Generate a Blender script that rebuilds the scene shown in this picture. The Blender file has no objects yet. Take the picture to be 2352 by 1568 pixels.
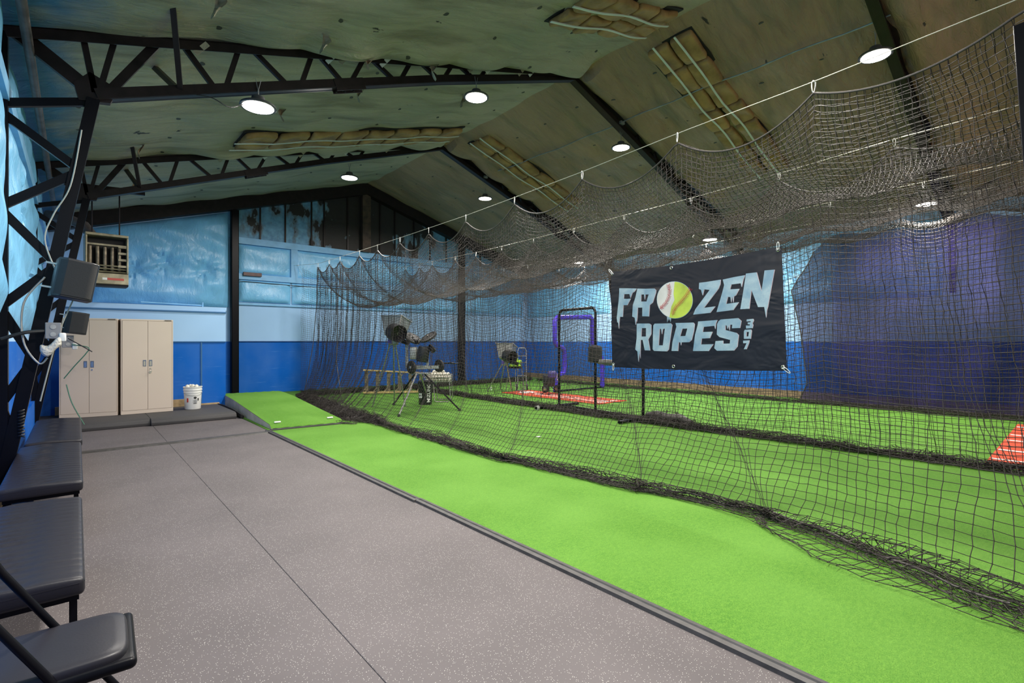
import bpy, bmesh, math, random
import numpy as np
from mathutils import Vector, Matrix
PI = math.pi
S = bpy.context.scene
col = S.collection
rnd = random.Random(7)
nrs = np.random.RandomState(11)

# ------------------------------------------------------------------ camera
cam_d = bpy.data.cameras.new('camera'); cam = bpy.data.objects.new('camera', cam_d); col.objects.link(cam)
cam.location = (0, 0, 1.5); cam.rotation_euler = (PI/2, 0, math.radians(-41.04))
cam_d.sensor_width = 36; cam_d.lens = 36*1150/2352; cam_d.clip_start = 0.05; cam_d.clip_end = 200
S.camera = cam
# ------------------------------------------------------------------ world and exposure
W = bpy.data.worlds.new('world'); S.world = W; W.use_nodes = True
bg = W.node_tree.nodes['Background']; bg.inputs[0].default_value = (1.0, 0.95, 0.95, 1); bg.inputs[1].default_value = 0.38
S.view_settings.view_transform = 'Standard'; S.view_settings.look = 'None'
S.view_settings.exposure = 0.36; S.view_settings.gamma = 1; S.view_settings.use_curve_mapping = False
LAMP_W = 100.0          # radiant power of one high bay lamp
# ------------------------------------------------------------------ room measures
XL, XR, YE, YN = -0.55, 14.45, 15.75, -3.2
RX, RZ, SL = 7.2, 6.68, 0.30
FRAMES = (1.93, 6.5, 11.1)
def roof(x): return RZ - SL*abs(x-RX)

# ------------------------------------------------------------------ materials
def mat(name, base, rough=0.6, metal=0.0, spec=None, bump=None, noise=None, emit=None, coat=0, alpha=None):
    """bump=(scale,strength,distance), noise=(scale,amount) varies brightness"""
    m = bpy.data.materials.new(name); m.use_nodes = True
    nt = m.node_tree; b = nt.nodes['Principled BSDF']
    b.inputs['Base Color'].default_value = (*base, 1); b.inputs['Roughness'].default_value = rough
    b.inputs['Metallic'].default_value = metal
    if spec is not None: b.inputs['Specular IOR Level'].default_value = spec
    if coat: b.inputs['Coat Weight'].default_value = coat; b.inputs['Coat Roughness'].default_value = 0.15
    if alpha is not None: b.inputs['Alpha'].default_value = alpha
    if emit:
        b.inputs['Emission Color'].default_value = (*emit[0], 1); b.inputs['Emission Strength'].default_value = emit[1]
    tc = nt.nodes.new('ShaderNodeTexCoord')
    if noise:
        n = nt.nodes.new('ShaderNodeTexNoise'); n.inputs['Scale'].default_value = noise[0]; n.inputs['Detail'].default_value = 6
        nt.links.new(tc.outputs['Object'], n.inputs['Vector'])
        r = nt.nodes.new('ShaderNodeValToRGB'); a = noise[1]
        r.color_ramp.elements[0].position = 0.3; r.color_ramp.elements[1].position = 0.7
        r.color_ramp.elements[0].color = tuple(c*(1-a) for c in base)+(1,)
        r.color_ramp.elements[1].color = tuple(min(1, c*(1+a)) for c in base)+(1,)
        nt.links.new(n.outputs['Fac'], r.inputs[0]); nt.links.new(r.outputs[0], b.inputs['Base Color'])
    if bump:
        n2 = nt.nodes.new('ShaderNodeTexNoise'); n2.inputs['Scale'].default_value = bump[0]; n2.inputs['Detail'].default_value = 5
        nt.links.new(tc.outputs['Object'], n2.inputs['Vector'])
        bp = nt.nodes.new('ShaderNodeBump'); bp.inputs['Strength'].default_value = bump[1]; bp.inputs['Distance'].default_value = bump[2]
        nt.links.new(n2.outputs['Fac'], bp.inputs['Height']); nt.links.new(bp.outputs[0], b.inputs['Normal'])
    return m
class NT:
    def __init__(s, m): s.m = m; s.nt = m.node_tree; s.b = s.nt.nodes['Principled BSDF']
    def n(s, t, **k):
        x = s.nt.nodes.new('ShaderNode'+t)
        for a, v in k.items():
            if a.startswith('i_'): x.inputs[a[2:].replace('_', ' ')].default_value = v
            else: setattr(x, a, v)
        return x
    def l(s, a, b): s.nt.links.new(a, b)
    def ramp(s, src, stops):
        r = s.n('ValToRGB'); e = r.color_ramp.elements
        while len(e) < len(stops): e.new(0.5)
        for q, (p, c) in zip(e, stops): q.position = p; q.color = (*c, 1) if len(c) == 3 else c
        s.l(src, r.inputs[0]); return r.outputs[0]
    def mix(s, fac, a, b, mode='MIX'):
        m = s.n('Mix', data_type='RGBA', blend_type=mode)
        for i, v in ((0, fac), (6, a), (7, b)):
            if hasattr(v, 'is_linked') or hasattr(v, 'links'): s.l(v, m.inputs[i])
            else: m.inputs[i].default_value = v if i == 0 else (*v, 1)
        return m.outputs[2]
    def obj(s): return s.n('TexCoord').outputs['Object']
    def noise(s, scale, vec=None, detail=5, rough=.5, dist=0):
        x = s.n('TexNoise', i_Scale=scale, i_Detail=detail, i_Roughness=rough, i_Distortion=dist)
        s.l(vec if vec is not None else s.obj(), x.inputs['Vector']); return x.outputs['Fac']
    def scaled(s, v, sc, rot=(0, 0, 0)):
        x = s.n('Mapping'); x.inputs['Scale'].default_value = sc; x.inputs['Rotation'].default_value = rot
        s.l(v, x.inputs['Vector']); return x.outputs[0]
    def bump(s, h, strength, dist, prev=None):
        x = s.n('Bump'); x.inputs['Strength'].default_value = strength; x.inputs['Distance'].default_value = dist
        s.l(h, x.inputs['Height'])
        if prev is not None: s.l(prev, x.inputs['Normal'])
        return x.outputs[0]
M = {}
LB = (0.35, 0.56, 0.84)      # light blue paint
DB = (0.0, 0.11, 0.50)       # dark blue paint
def paint_two_tone(name, scuff=True):
    m = mat(name, LB, 0.6, spec=.15); t = NT(m)
    sep = t.n('SeparateXYZ'); t.l(t.obj(), sep.inputs[0])
    gt = t.n('Math', operation='GREATER_THAN'); gt.inputs[1].default_value = 1.5; t.l(sep.outputs[2], gt.inputs[0])
    c = t.mix(gt.outputs[0], DB, LB)
    v = t.noise(1.6, detail=6); c = t.mix(t.ramp(v, [(.35, (0, 0, 0)), (.75, (1, 1, 1))]), c, t.mix(.10, c, (.3, .45, .62)))
    if scuff:
        st = t.noise(1.0, t.scaled(t.obj(), (1.3, 1.3, 22)), detail=8, rough=.7)
        low = t.n('Math', operation='LESS_THAN'); low.inputs[1].default_value = 1.45; t.l(sep.outputs[2], low.inputs[0])
        f = t.n('Math', operation='MULTIPLY'); t.l(t.ramp(st, [(.60, (0, 0, 0)), (.72, (.5, .5, .5))]), f.inputs[0]); t.l(low.outputs[0], f.inputs[1])
        c = t.mix(f.outputs[0], c, (.12, .30, .62))
    t.l(c, t.b.inputs['Base Color'])
    t.l(t.bump(t.noise(60, t.scaled(t.obj(), (1, 1, 4))), .15, .003), t.b.inputs['Normal'])
    return m
M['wall'] = paint_two_tone('painted_plywood')
def vinyl(name, base, rough=.26, vert=1.0):
    m = mat(name, base, rough); t = NT(m)
    o = t.obj()
    n1 = t.noise(5.0, t.scaled(o, (1.6, 1.6, .55)), detail=7, rough=.6, dist=1.2)
    n2 = t.noise(26.0, t.scaled(o, (1.2, 1.2, .6)), detail=4, dist=.6)
    b1 = t.bump(n1, .42*vert, .05); t.l(t.bump(n2, .22, .012, b1), t.b.inputs['Normal'])
    c = t.mix(t.ramp(t.noise(2.5), [(.3, (0, 0, 0)), (.7, (1, 1, 1))]), tuple(v*.88 for v in base), tuple(min(1, v*1.1) for v in base))
    t.l(c, t.b.inputs['Base Color'])
    return m
M['vinyl_blue'] = vinyl('blue_painted_vinyl', (0.20, 0.52, 0.84))
def m_ceiling(nm, A, B):
    m = mat(nm, A, .55); t = NT(m); o = t.obj()
    c = t.mix(t.ramp(t.noise(.55, detail=5), [(.35, (0, 0, 0)), (.65, (1, 1, 1))]), A, B)
    st = t.noise(1.4, t.scaled(o, (.35, 2.2, 1)), detail=6)
    c = t.mix(t.ramp(st, [(.50, (0, 0, 0)), (.68, (.75, .75, .75))]), c, (.19, .16, .10))
    # tears
    te = t.noise(2.2, t.scaled(o, (1.0, 1.9, 1)), detail=9, rough=.62, dist=.4)
    c = t.mix(t.ramp(te, [(.685, (0, 0, 0)), (.70, (1, 1, 1))]), c, (.03, .025, .02))
    # blue overspray by the left eave
    sep = t.n('SeparateXYZ'); t.l(o, sep.inputs[0])
    ad = t.n('Math', operation='ADD'); t.l(sep.outputs[0], ad.inputs[0])
    mu = t.n('Math', operation='MULTIPLY'); mu.inputs[1].default_value = .9; t.l(t.noise(1.6, detail=6), mu.inputs[0]); t.l(mu.outputs[0], ad.inputs[1])
    c = t.mix(t.ramp(ad.outputs[0], [(.22, (1, 1, 1)), (.62, (0, 0, 0))]), c, (.035, .15, .29))
    t.l(c, t.b.inputs['Base Color'])
    w = t.noise(3.0, t.scaled(o, (.8, 2.6, 1)), detail=7, rough=.6, dist=1.3)
    b1 = t.bump(w, .9, .07); t.l(t.bump(t.noise(18, t.scaled(o, (.6, 2, 1)), dist=.8), .4, .015, b1), t.b.inputs['Normal'])
    return m
M['ceiling'] = m_ceiling('aged_vinyl_left_slope', (.34, .31, .22), (.46, .39, .27)); M['ceiling_r'] = m_ceiling('aged_vinyl_right_lamp_tint', (.30, .195, .12), (.41, .27, .17))  # right slope browner: colour cast of the lamps is put into its base
def m_gable():
    m = mat('peeling_gable_panel', LB, .6); t = NT(m); o = t.obj()
    sep = t.n('SeparateXYZ'); t.l(o, sep.inputs[0])
    # torn share grows towards the ridge post
    dx = t.n('Math', operation='SUBTRACT'); dx.inputs[1].default_value = 7.3; t.l(sep.outputs[0], dx.inputs[0])
    ab = t.n('Math', operation='ABSOLUTE'); t.l(dx.outputs[0], ab.inputs[0])
    k = t.n('Math', operation='MULTIPLY'); k.inputs[1].default_value = -.075; t.l(ab.outputs[0], k.inputs[0])
    kz = t.n('Math', operation='MULTIPLY'); kz.inputs[1].default_value = .065; t.l(sep.outputs[2], kz.inputs[0])
    s1 = t.n('Math', operation='ADD'); t.l(k.outputs[0], s1.inputs[0]); t.l(kz.outputs[0], s1.inputs[1])
    s2 = t.n('Math', operation='ADD'); t.l(s1.outputs[0], s2.inputs[0]); t.l(t.noise(1.5, t.scaled(o, (1.5, 1.5, .8)), detail=9, rough=.55), s2.inputs[1])
    peel = t.ramp(s2.outputs[0], [(.70, (0, 0, 0)), (.712, (1, 1, 1))])
    blue = t.mix(t.ramp(t.noise(7, detail=8), [(.35, (0, 0, 0)), (.7, (1, 1, 1))]), (.10, .25, .42), (.18, .40, .60))
    rust = t.ramp(s2.outputs[0], [(.62, (0, 0, 0)), (.70, (.75, .75, .75))])
    blue = t.mix(rust, blue, (.10, .09, .075))
    c = t.mix(peel, blue, (.016, .013, .012)); t.l(c, t.b.inputs['Base Color'])
    t.l(t.bump(t.noise(9, detail=7), .5, .02), t.b.inputs['Normal'])
    return m
M['gable'] = m_gable()
def m_rubber(name, base, speck):
    m = mat(name, base, .75); t = NT(m); o = t.obj()
    v = t.n('TexVoronoi', i_Scale=120.0); t.l(o, v.inputs['Vector'])
    sp = t.ramp(v.outputs['Distance'], [(.17, (1, 1, 1)), (.24, (0, 0, 0))])
    gate = t.ramp(v.outputs['Color'], [(.50, (0, 0, 0)), (.52, (1, 1, 1))])
    f = t.n('Math', operation='MULTIPLY'); t.l(sp, f.inputs[0]); t.l(gate, f.inputs[1])
    c = t.mix(t.ramp(t.noise(1.3, detail=7), [(.3, (0, 0, 0)), (.75, (1, 1, 1))]), tuple(x*.82 for x in base), tuple(x*1.12 for x in base))
    c = t.mix(f.outputs[0], c, speck); t.l(c, t.b.inputs['Base Color'])
    t.l(t.bump(t.noise(260, detail=2), .25, .002), t.b.inputs['Normal'])
    return m
M['mat'] = m_rubber('speckled_rubber_mat', (.096, .082, .083), (.42, .40, .37))
M['mat_foam'] = m_rubber('rebond_foam', (.05, .047, .047), (.10, .10, .10))
def m_turf():
    m = mat('artificial_turf', (.10, .38, .03), .85); t = NT(m); o = t.obj()
    n1 = t.noise(170, detail=3, rough=.7); n2 = t.noise(1.1, detail=6); n3 = t.noise(26, t.scaled(o, (1, 1.6, 1)), detail=5)
    c = t.mix(t.ramp(n1, [(.3, (0, 0, 0)), (.7, (1, 1, 1))]), (.042, .145, .012), (.155, .33, .042))
    c = t.mix(t.ramp(n3, [(.42, (.0, .0, .0)), (.75, (.55, .55, .55))]), c, (.05, .17, .018))
    c = t.mix(t.ramp(n2, [(.4, (0, 0, 0)), (.65, (.35, .35, .35))]), c, (.16, .34, .055))
    t.l(c, t.b.inputs['Base Color']); t.l(t.bump(n1, .8, .008), t.b.inputs['Normal'])
    t.b.inputs['Specular IOR Level'].default_value = .2
    return m
M['turf'] = m_turf()
M['steel'] = mat('dark_brown_steel', (.012, .007, .007), .42, .0, spec=.3, noise=(9, .4), bump=(30, .15, .002))
M['steel_black'] = mat('black_painted_steel', (.003, .003, .005), .36, spec=.14, bump=(25, .2, .002))
M['conduit'] = mat('galvanized_conduit', (.30, .31, .31), .4, .5, noise=(6, .25))
M['pipe'] = mat('old_pipe', (.10, .085, .085), .45, .3, noise=(8, .4))
M['wood'] = mat('raw_lumber', (.42, .30, .16), .7, noise=(6, .3))
M['woodskirt'] = mat('plywood_skirting', (.26, .18, .11), .7, noise=(7, .3))
M['boardblue'] = mat('blue_painted_board', (.20, .46, .76), .5, noise=(4, .12))
M['beige'] = mat('beige_enamel_steel', (.64, .535, .44), .42)
M['beige_gap'] = mat('cabinet_seam', (.16, .13, .10), .6)
M['grey_pl'] = mat('grey_plastic', (.10, .14, .22), .4)
M['silver'] = mat('bright_steel', (.62, .60, .56), .25, .9)
M['clip'] = mat('zinc_carabiner', (.75, .74, .70), .35, .5)
M['cable'] = mat('steel_cable', (.55, .52, .45), .45, .3)
M['net'] = mat('tarred_net_twine', (.036, .029, .025), .6, spec=.35)
M['rope'] = mat('net_border_rope', (.045, .038, .034), .6)
M['vinylblack'] = mat('black_seat_vinyl', (.014, .013, .018), .42, spec=.35, bump=(120, .12, .002))
M['black_pl'] = mat('black_plastic', (.012, .013, .017), .38, bump=(200, .2, .001))
M['black_tex'] = mat('black_fabric', (.020, .020, .022), .85, bump=(90, .3, .004))
M['white_pl'] = mat('white_plastic', (.78, .77, .74), .35)
M['ballm'] = mat('ball_leather', (.72, .68, .58), .5, noise=(30, .15))
M['alu'] = mat('dull_aluminium', (.42, .40, .37), .42, .7, noise=(9, .25))
M['rubber'] = mat('tyre_rubber', (.011, .010, .010), .6, bump=(60, .3, .003))
M['purple'] = mat('purple_foam_padding', (.07, .035, .62), .35, bump=(28, .5, .012))
M['lime'] = mat('lime_plastic', (.42, .75, .03), .5)
M['redmat'] = mat('red_turf_mat', (.52, .06, .018), .85, noise=(90, .35), bump=(160, .6, .006))
M['whiteline'] = mat('white_turf_line', (.80, .78, .74), .85, bump=(160, .6, .006))
M['heater'] = mat('stained_heater_enamel', (.30, .26, .17), .4, .2, noise=(7, .45))
M['heat_dark'] = mat('heater_void', (.012, .010, .010), .6)
M['heat_tube'] = mat('heat_exchanger_tube', (.17, .14, .10), .38, .5, noise=(10, .5))
M['redlabel'] = mat('red_label', (.50, .05, .03), .4)
M['maroon'] = mat('maroon_plaque', (.07, .014, .012), .4, noise=(12, .5))
M['batt'] = mat('yellow_fiberglass_facing', (.33, .19, .07), .6, noise=(3.5, .35), bump=(7, .8, .04))
M['dark'] = mat('dark_roof_gap', (.014, .011, .010), .8)
M['strap'] = mat('white_banding', (.60, .62, .56), .5)
M['edging'] = mat('rubber_edging', (.048, .044, .042), .55, bump=(70, .3, .004), noise=(14, .3))
M['moundside'] = mat('grey_painted_plywood', (.58, .51, .44), .6, noise=(4, .22))
M['ladderwood'] = mat('worn_timber', (.22, .18, .12), .7, noise=(12, .4))
M['yellowrail'] = mat('yellowed_rail', (.55, .40, .16), .6, noise=(30, .4))
M['plasticwrap'] = mat('clear_crumpled_wrap', (.62, .58, .52), .25, bump=(40, 1, .02))
M['wire_w'] = mat('white_cable_sheath', (.30, .31, .28), .5)
M['wire_k'] = mat('black_cable_sheath', (.015, .015, .016), .5)
M['wire_g'] = mat('green_cable_sheath', (.05, .16, .10), .5)
M['greybox'] = mat('grey_electrical_box', (.28, .27, .27), .4, .4)
M['lampring'] = mat('lamp_housing', (.10, .10, .11), .4, .5)
M['lens'] = mat('lit_lamp_lens', (1, 1, 1), .4, emit=((1.0, .93, .84), 22))
def m_curtain():
    m = mat('translucent_windscreen', (.045, .04, .15), .8, spec=.05, alpha=.76); t = NT(m); o = t.obj()
    c = t.mix(t.ramp(t.noise(.9, detail=4), [(.35, (0, 0, 0)), (.65, (1, 1, 1))]), (.010, .010, .055), (.036, .030, .125))
    t.l(c, t.b.inputs['Base Color']); t.l(t.bump(t.noise(3, t.scaled(o, (1, 1, .3)), dist=.8), .5, .06), t.b.inputs['Normal'])
    return m
M['curtain'] = m_curtain()
def m_banner():
    m = mat('black_banner_vinyl', (.006, .006, .010), .45, spec=.3); t = NT(m); o = t.obj()
    t.l(t.bump(t.noise(1.5, t.scaled(o, (1, 1, 2), (.5, 0, 0)), detail=3, dist=.9), .5, .05), t.b.inputs['Normal']); return m
M['banner'] = m_banner()
def m_ice():
    m = mat('icy_print', (.40, .58, .66), .40); t = NT(m); o = t.obj()
    c = t.mix(t.ramp(t.noise(5, detail=7, dist=.6), [(.35, (0, 0, 0)), (.65, (1, 1, 1))]), (.14, .24, .32), (.30, .39, .43))
    f = t.noise(22, detail=8, dist=2.5); c = t.mix(t.ramp(f, [(.44, (0, 0, 0)), (.5, (.5, .5, .5)), (.56, (0, 0, 0))]), c, (.17, .28, .36))
    t.l(c, t.b.inputs['Base Color']); return m
M['ice'] = m_ice()
M['pink'] = mat('pale_rim_print', (.50, .38, .41), .45)
M['printwhite'] = mat('white_print', (.46, .46, .43), .42, noise=(6, .1))
M['printlime'] = mat('lime_print', (.34, .43, .04), .42, noise=(6, .25))
M['printred'] = mat('red_print', (.35, .02, .02), .45)
M['printblack'] = mat('black_print', (.02, .02, .02), .5)

# ------------------------------------------------------------------ mesh helpers
class MB:
    def __init__(s): s.v = []; s.f = []; s.mi = []; s.cur = 0
    def add(s, vs, fs):
        o = len(s.v); s.v += [tuple(p) for p in vs]; s.f += [tuple(i+o for i in f) for f in fs]; s.mi += [s.cur]*len(fs); return s
    def box(s, lo, hi):
        x0, y0, z0 = lo; x1, y1, z1 = hi
        return s.add([(x0,y0,z0),(x1,y0,z0),(x1,y1,z0),(x0,y1,z0),(x0,y0,z1),(x1,y0,z1),(x1,y1,z1),(x0,y1,z1)],
                     [(0,3,2,1),(4,5,6,7),(0,1,5,4),(1,2,6,5),(2,3,7,6),(3,0,4,7)])
    def cbox(s, c, d, rot=None):
        R = rot or Matrix.Identity(3); vs = []
        for z in (-.5, .5):
            for x, y in ((-.5,-.5),(.5,-.5),(.5,.5),(-.5,.5)):
                vs.append(Vector(c) + R @ Vector((x*d[0], y*d[1], z*d[2])))
        return s.add(vs, [(0,3,2,1),(4,5,6,7),(0,1,5,4),(1,2,6,5),(2,3,7,6),(3,0,4,7)])
    def bar(s, p, q, w, h, up=(0, 0, 1)):
        p = Vector(p); q = Vector(q); d = (q-p); L = d.length; d.normalize(); u = Vector(up)
        if abs(d.dot(u)) > .97: u = Vector((0, 1, 0))
        a = d.cross(u).normalized(); b = a.cross(d).normalized()
        vs = [c + a*(sx*w/2) + b*(sy*h/2) for c in (p, q) for sx, sy in ((-1,-1),(1,-1),(1,1),(-1,1))]
        return s.add(vs, [(0,3,2,1),(4,5,6,7),(0,1,5,4),(1,2,6,5),(2,3,7,6),(3,0,4,7)])
    def angle(s, p, q, w, t=.012, up=(0, 0, 1)):
        """steel angle profile"""
        p = Vector(p); q = Vector(q); d = (q-p).normalized(); u = Vector(up)
        if abs(d.dot(u)) > .97: u = Vector((0, 1, 0))
        a = d.cross(u).normalized(); b = a.cross(d).normalized()
        s.bar(p + b*0, q + b*0, t, w, up); s.bar(p + a*(w/2) + b*(w/2-t/2), q + a*(w/2) + b*(w/2-t/2), w, t, up); return s
    def tube(s, pts, r, n=8, closed=False):
        pts = [Vector(p) for p in pts]; N = len(pts); vs = []; prev = None
        rr = r if isinstance(r, (list, tuple)) else [r]*N
        for i, p in enumerate(pts):
            a = pts[i-1] if (i > 0 or closed) else p; b = pts[(i+1) % N] if (i < N-1 or closed) else p
            d = (b-a).normalized()
            if prev is None:
                u = Vector((0, 0, 1)) if abs(d.z) < .9 else Vector((1, 0, 0)); u = (u - d*u.dot(d)).normalized()
            else: u = (prev - d*prev.dot(d)).normalized()
            prev = u; w = d.cross(u)
            vs += [p + (u*math.cos(2*PI*k/n) + w*math.sin(2*PI*k/n))*rr[i] for k in range(n)]
        fs = []
        for i in range(N if closed else N-1):
            j = (i+1) % N
            fs += [(i*n+k, i*n+(k+1) % n, j*n+(k+1) % n, j*n+k) for k in range(n)]
        if not closed: fs += [tuple(reversed(range(n))), tuple((N-1)*n+k for k in range(n))]
        return s.add(vs, fs)
    def lathe(s, prof, c=(0, 0, 0), n=24, rot=None):
        R = rot or Matrix.Identity(3); vs = []; fs = []
        for r, z in prof:
            vs += [Vector(c) + R @ Vector((r*math.cos(2*PI*k/n), r*math.sin(2*PI*k/n), z)) for k in range(n)]
        for i in range(len(prof)-1):
            fs += [(i*n+k, i*n+(k+1) % n, (i+1)*n+(k+1) % n, (i+1)*n+k) for k in range(n)]
        fs += [tuple(reversed(range(n))), tuple((len(prof)-1)*n+k for k in range(n))]
        return s.add(vs, fs)
    def sphere(s, c, r, n=12, m=8, sc=(1, 1, 1)):
        prof = [(max(.0005, r*math.sin(PI*i/m)), -r*math.cos(PI*i/m)) for i in range(m+1)]
        o = len(s.v); s.lathe(prof, (0, 0, 0), n)
        for i in range(o, len(s.v)): x, y, z = s.v[i]; s.v[i] = (x*sc[0]+c[0], y*sc[1]+c[1], z*sc[2]+c[2])
        return s
    def prism(s, poly, axis, a, b):
        """poly of 2D points extruded along axis 'x','y','z' from a to b"""
        def P(u, v, w): return {'x': (w, u, v), 'y': (u, w, v), 'z': (u, v, w)}[axis]
        n = len(poly); vs = [P(u, v, a) for u, v in poly] + [P(u, v, b) for u, v in poly]
        return s.add(vs, [tuple(reversed(range(n))), tuple(range(n, 2*n))] + [(i, (i+1) % n, n+(i+1) % n, n+i) for i in range(n)])
    def grid(s, P):
        P = np.asarray(P); n, m = P.shape[:2]
        return s.add([tuple(p) for p in P.reshape(-1, 3).tolist()], [(i*m+j, (i+1)*m+j, (i+1)*m+j+1, i*m+j+1) for i in range(n-1) for j in range(m-1)])
    def rbox(s, lo, hi, r, seg=4, sub=1, fn=None, R=None):
        """rounded box; fn(x,y,z,n)->dz for pleats"""
        lo = np.array(lo, float); hi = np.array(hi, float); ax = []
        for k in range(3):
            L = hi[k]-lo[k]; inner = np.linspace(lo[k]+r, hi[k]-r, max(2, int(sub if not hasattr(sub, '__len__') else sub[k])+1))
            t = np.array([r*(1-math.cos(PI/2*i/seg)) for i in range(seg)])
            ax.append(np.concatenate([lo[k]+t, inner, hi[k]-t[::-1]]))
        key = {}; vs = []; fs = []
        def V(p):
            kk = tuple(round(float(x), 5) for x in p)
            if kk not in key:
                q = np.clip(p, lo+r, hi-r); d = p-q; L = np.linalg.norm(d); pos = q + (d/L*r if L > 1e-9 else 0)
                if fn is not None: pos = pos + np.array([0, 0, fn(pos[0], pos[1], pos[2])])
                if R is not None: pos = np.array(R @ Vector(pos))
                key[kk] = len(vs); vs.append(tuple(pos))
            return key[kk]
        for k in range(3):
            a, b = [(1, 2), (2, 0), (0, 1)][k]
            for side in (0, 1):
                for i in range(len(ax[a])-1):
                    for j in range(len(ax[b])-1):
                        q = []
                        for di, dj in ((0, 0), (1, 0), (1, 1), (0, 1)):
                            p = np.zeros(3); p[k] = lo[k] if side == 0 else hi[k]; p[a] = ax[a][i+di]; p[b] = ax[b][j+dj]; q.append(V(p))
                        if side == 0: q = q[::-1]
                        if len(set(q)) >= 3: fs.append(tuple(q))
        return s.add(vs, fs)
def mesh_of(name, mb, mats, smooth=True, sharp=.7):
    me = bpy.data.meshes.new(name); me.from_pydata(mb.v, [], mb.f)
    for m in (mats if isinstance(mats, (list, tuple)) else [mats]): me.materials.append(m)
    if isinstance(mats, (list, tuple)) and len(mats) > 1: me.polygons.foreach_set('material_index', mb.mi)
    me.update()
    if smooth: me.shade_smooth(); me.set_sharp_from_angle(angle=sharp)
    return me
def link(o): col.objects.link(o); return o
def tag(o, label=None, cat=None, group=None, kind=None):
    if label: o['label'] = label
    if cat: o['category'] = cat
    if group: o['group'] = group
    if kind: o['kind'] = kind
    return o
def thing(name, label, cat, loc=(0, 0, 0), rz=0, group=None):
    o = link(bpy.data.objects.new(name, None)); o.location = loc; o.rotation_euler = (0, 0, rz); o.empty_display_size = .1
    return tag(o, label, cat, group)
def part(name, mb, m, parent, world=False, label=None, bevel=0, smooth=True, kind=None):
    if world:
        r = parent
        while r.parent: r = r.parent
        L = r.location; mb.v = [(x-L[0], y-L[1], z-L[2]) for x, y, z in mb.v]
    o = link(bpy.data.objects.new(name, mesh_of(name, mb, m, smooth))); o.parent = parent
    if label: o['label'] = label
    if kind: o['kind'] = kind
    if bevel: b = o.modifiers.new('bevel', 'BEVEL'); b.width = bevel; b.segments = 2; b.limit_method = 'ANGLE'
    return o
def solo(name, mb, m, label, cat, group=None, bevel=0, smooth=True, kind=None):
    o = link(bpy.data.objects.new(name, mesh_of(name, mb, m, smooth)))
    if bevel: b = o.modifiers.new('bevel', 'BEVEL'); b.width = bevel; b.segments = 2; b.limit_method = 'ANGLE'
    return tag(o, label, cat, group, kind)
def struct(name, mb, m, smooth=False, label=None):
    o = link(bpy.data.objects.new(name, mesh_of(name, mb, m, smooth))); o['kind'] = 'structure'
    if label: o['label'] = label
    return o
def copy_tree(o, parent=None):
    c = o.copy(); col.objects.link(c)
    if parent: c.parent = parent
    for ch in list(o.children): copy_tree(ch, c)
    return c
def RX_(a): return Matrix.Rotation(a, 3, 'X')
def RY_(a): return Matrix.Rotation(a, 3, 'Y')
def RZ_(a): return Matrix.Rotation(a, 3, 'Z')

# ------------------------------------------------------------------ knotted net builder
def net_mesh(name, P, r, mats, knots=0, rows=None, colsel=None):
    """P is (n, m, 3): node grid of the net. Twine runs along both grid directions."""
    P = np.asarray(P, dtype=np.float64); n, m = P.shape[:2]; V = []; F = []; off = 0
    ang = np.array([0.3, 0.3+2*PI/3, 0.3+4*PI/3])
    for direction in (0, 1):
        Q = P if direction == 0 else P.transpose(1, 0, 2)
        a, b = Q.shape[:2]                      # strands run along axis 1
        T = np.gradient(Q, axis=1); T /= np.maximum(np.linalg.norm(T, axis=2, keepdims=True), 1e-9)
        ref = np.zeros_like(T); ref[..., 2] = 1.0 if direction == 0 else 0.0; ref[..., 0] = 0.0 if direction == 0 else 1.0
        ref[..., 1] += .17
        U = np.cross(T, ref); U /= np.maximum(np.linalg.norm(U, axis=2, keepdims=True), 1e-9); Wv = np.cross(T, U)
        ring = Q[:, :, None, :] + r*(np.cos(ang)[None, None, :, None]*U[:, :, None, :] + np.sin(ang)[None, None, :, None]*Wv[:, :, None, :])
        V.append(ring.reshape(-1, 3))
        idx = np.arange(a*b).reshape(a, b)*3 + off
        i0 = idx[:, :-1].reshape(-1); i1 = idx[:, 1:].reshape(-1)
        for k in range(3):
            k2 = (k+1) % 3
            F.append(np.stack([i0+k, i0+k2, i1+k2, i1+k], 1))
        off += a*b*3
    if knots:
        C = P.reshape(-1, 3); d = np.array([(1, 0, 0), (-1, 0, 0), (0, 1, 0), (0, -1, 0), (0, 0, 1), (0, 0, -1)])*knots
        V.append((C[:, None, :] + d[None]).reshape(-1, 3)); base = off + np.arange(len(C))*6
        # octahedron drawn as quads with a repeated diagonal avoided: use 4 vertical quads
        for q in ((0, 4, 1, 5), (2, 4, 3, 5), (0, 2, 1, 3)):
            F.append(np.stack([base+i for i in q], 1))
        off += len(C)*6
    V = np.concatenate(V); F = np.concatenate(F).astype(np.int32)
    me = bpy.data.meshes.new(name); me.vertices.add(len(V)); me.vertices.foreach_set('co', V.astype(np.float32).ravel())
    me.loops.add(F.size); me.loops.foreach_set('vertex_index', F.ravel())
    me.polygons.add(len(F)); me.polygons.foreach_set('loop_start', np.arange(0, F.size, 4, dtype=np.int32))
    me.update(calc_edges=True); me.materials.append(mats)
    return me
def netpart(name, P, parent, r=.0021, knots=0, label=None):
    L = parent.location; Q = np.asarray(P) - np.array([L[0], L[1], L[2]])
    o = link(bpy.data.objects.new(name, net_mesh(name, Q, r, M['net'], knots))); o.parent = parent
    if label: o['label'] = label
    return o

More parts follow.
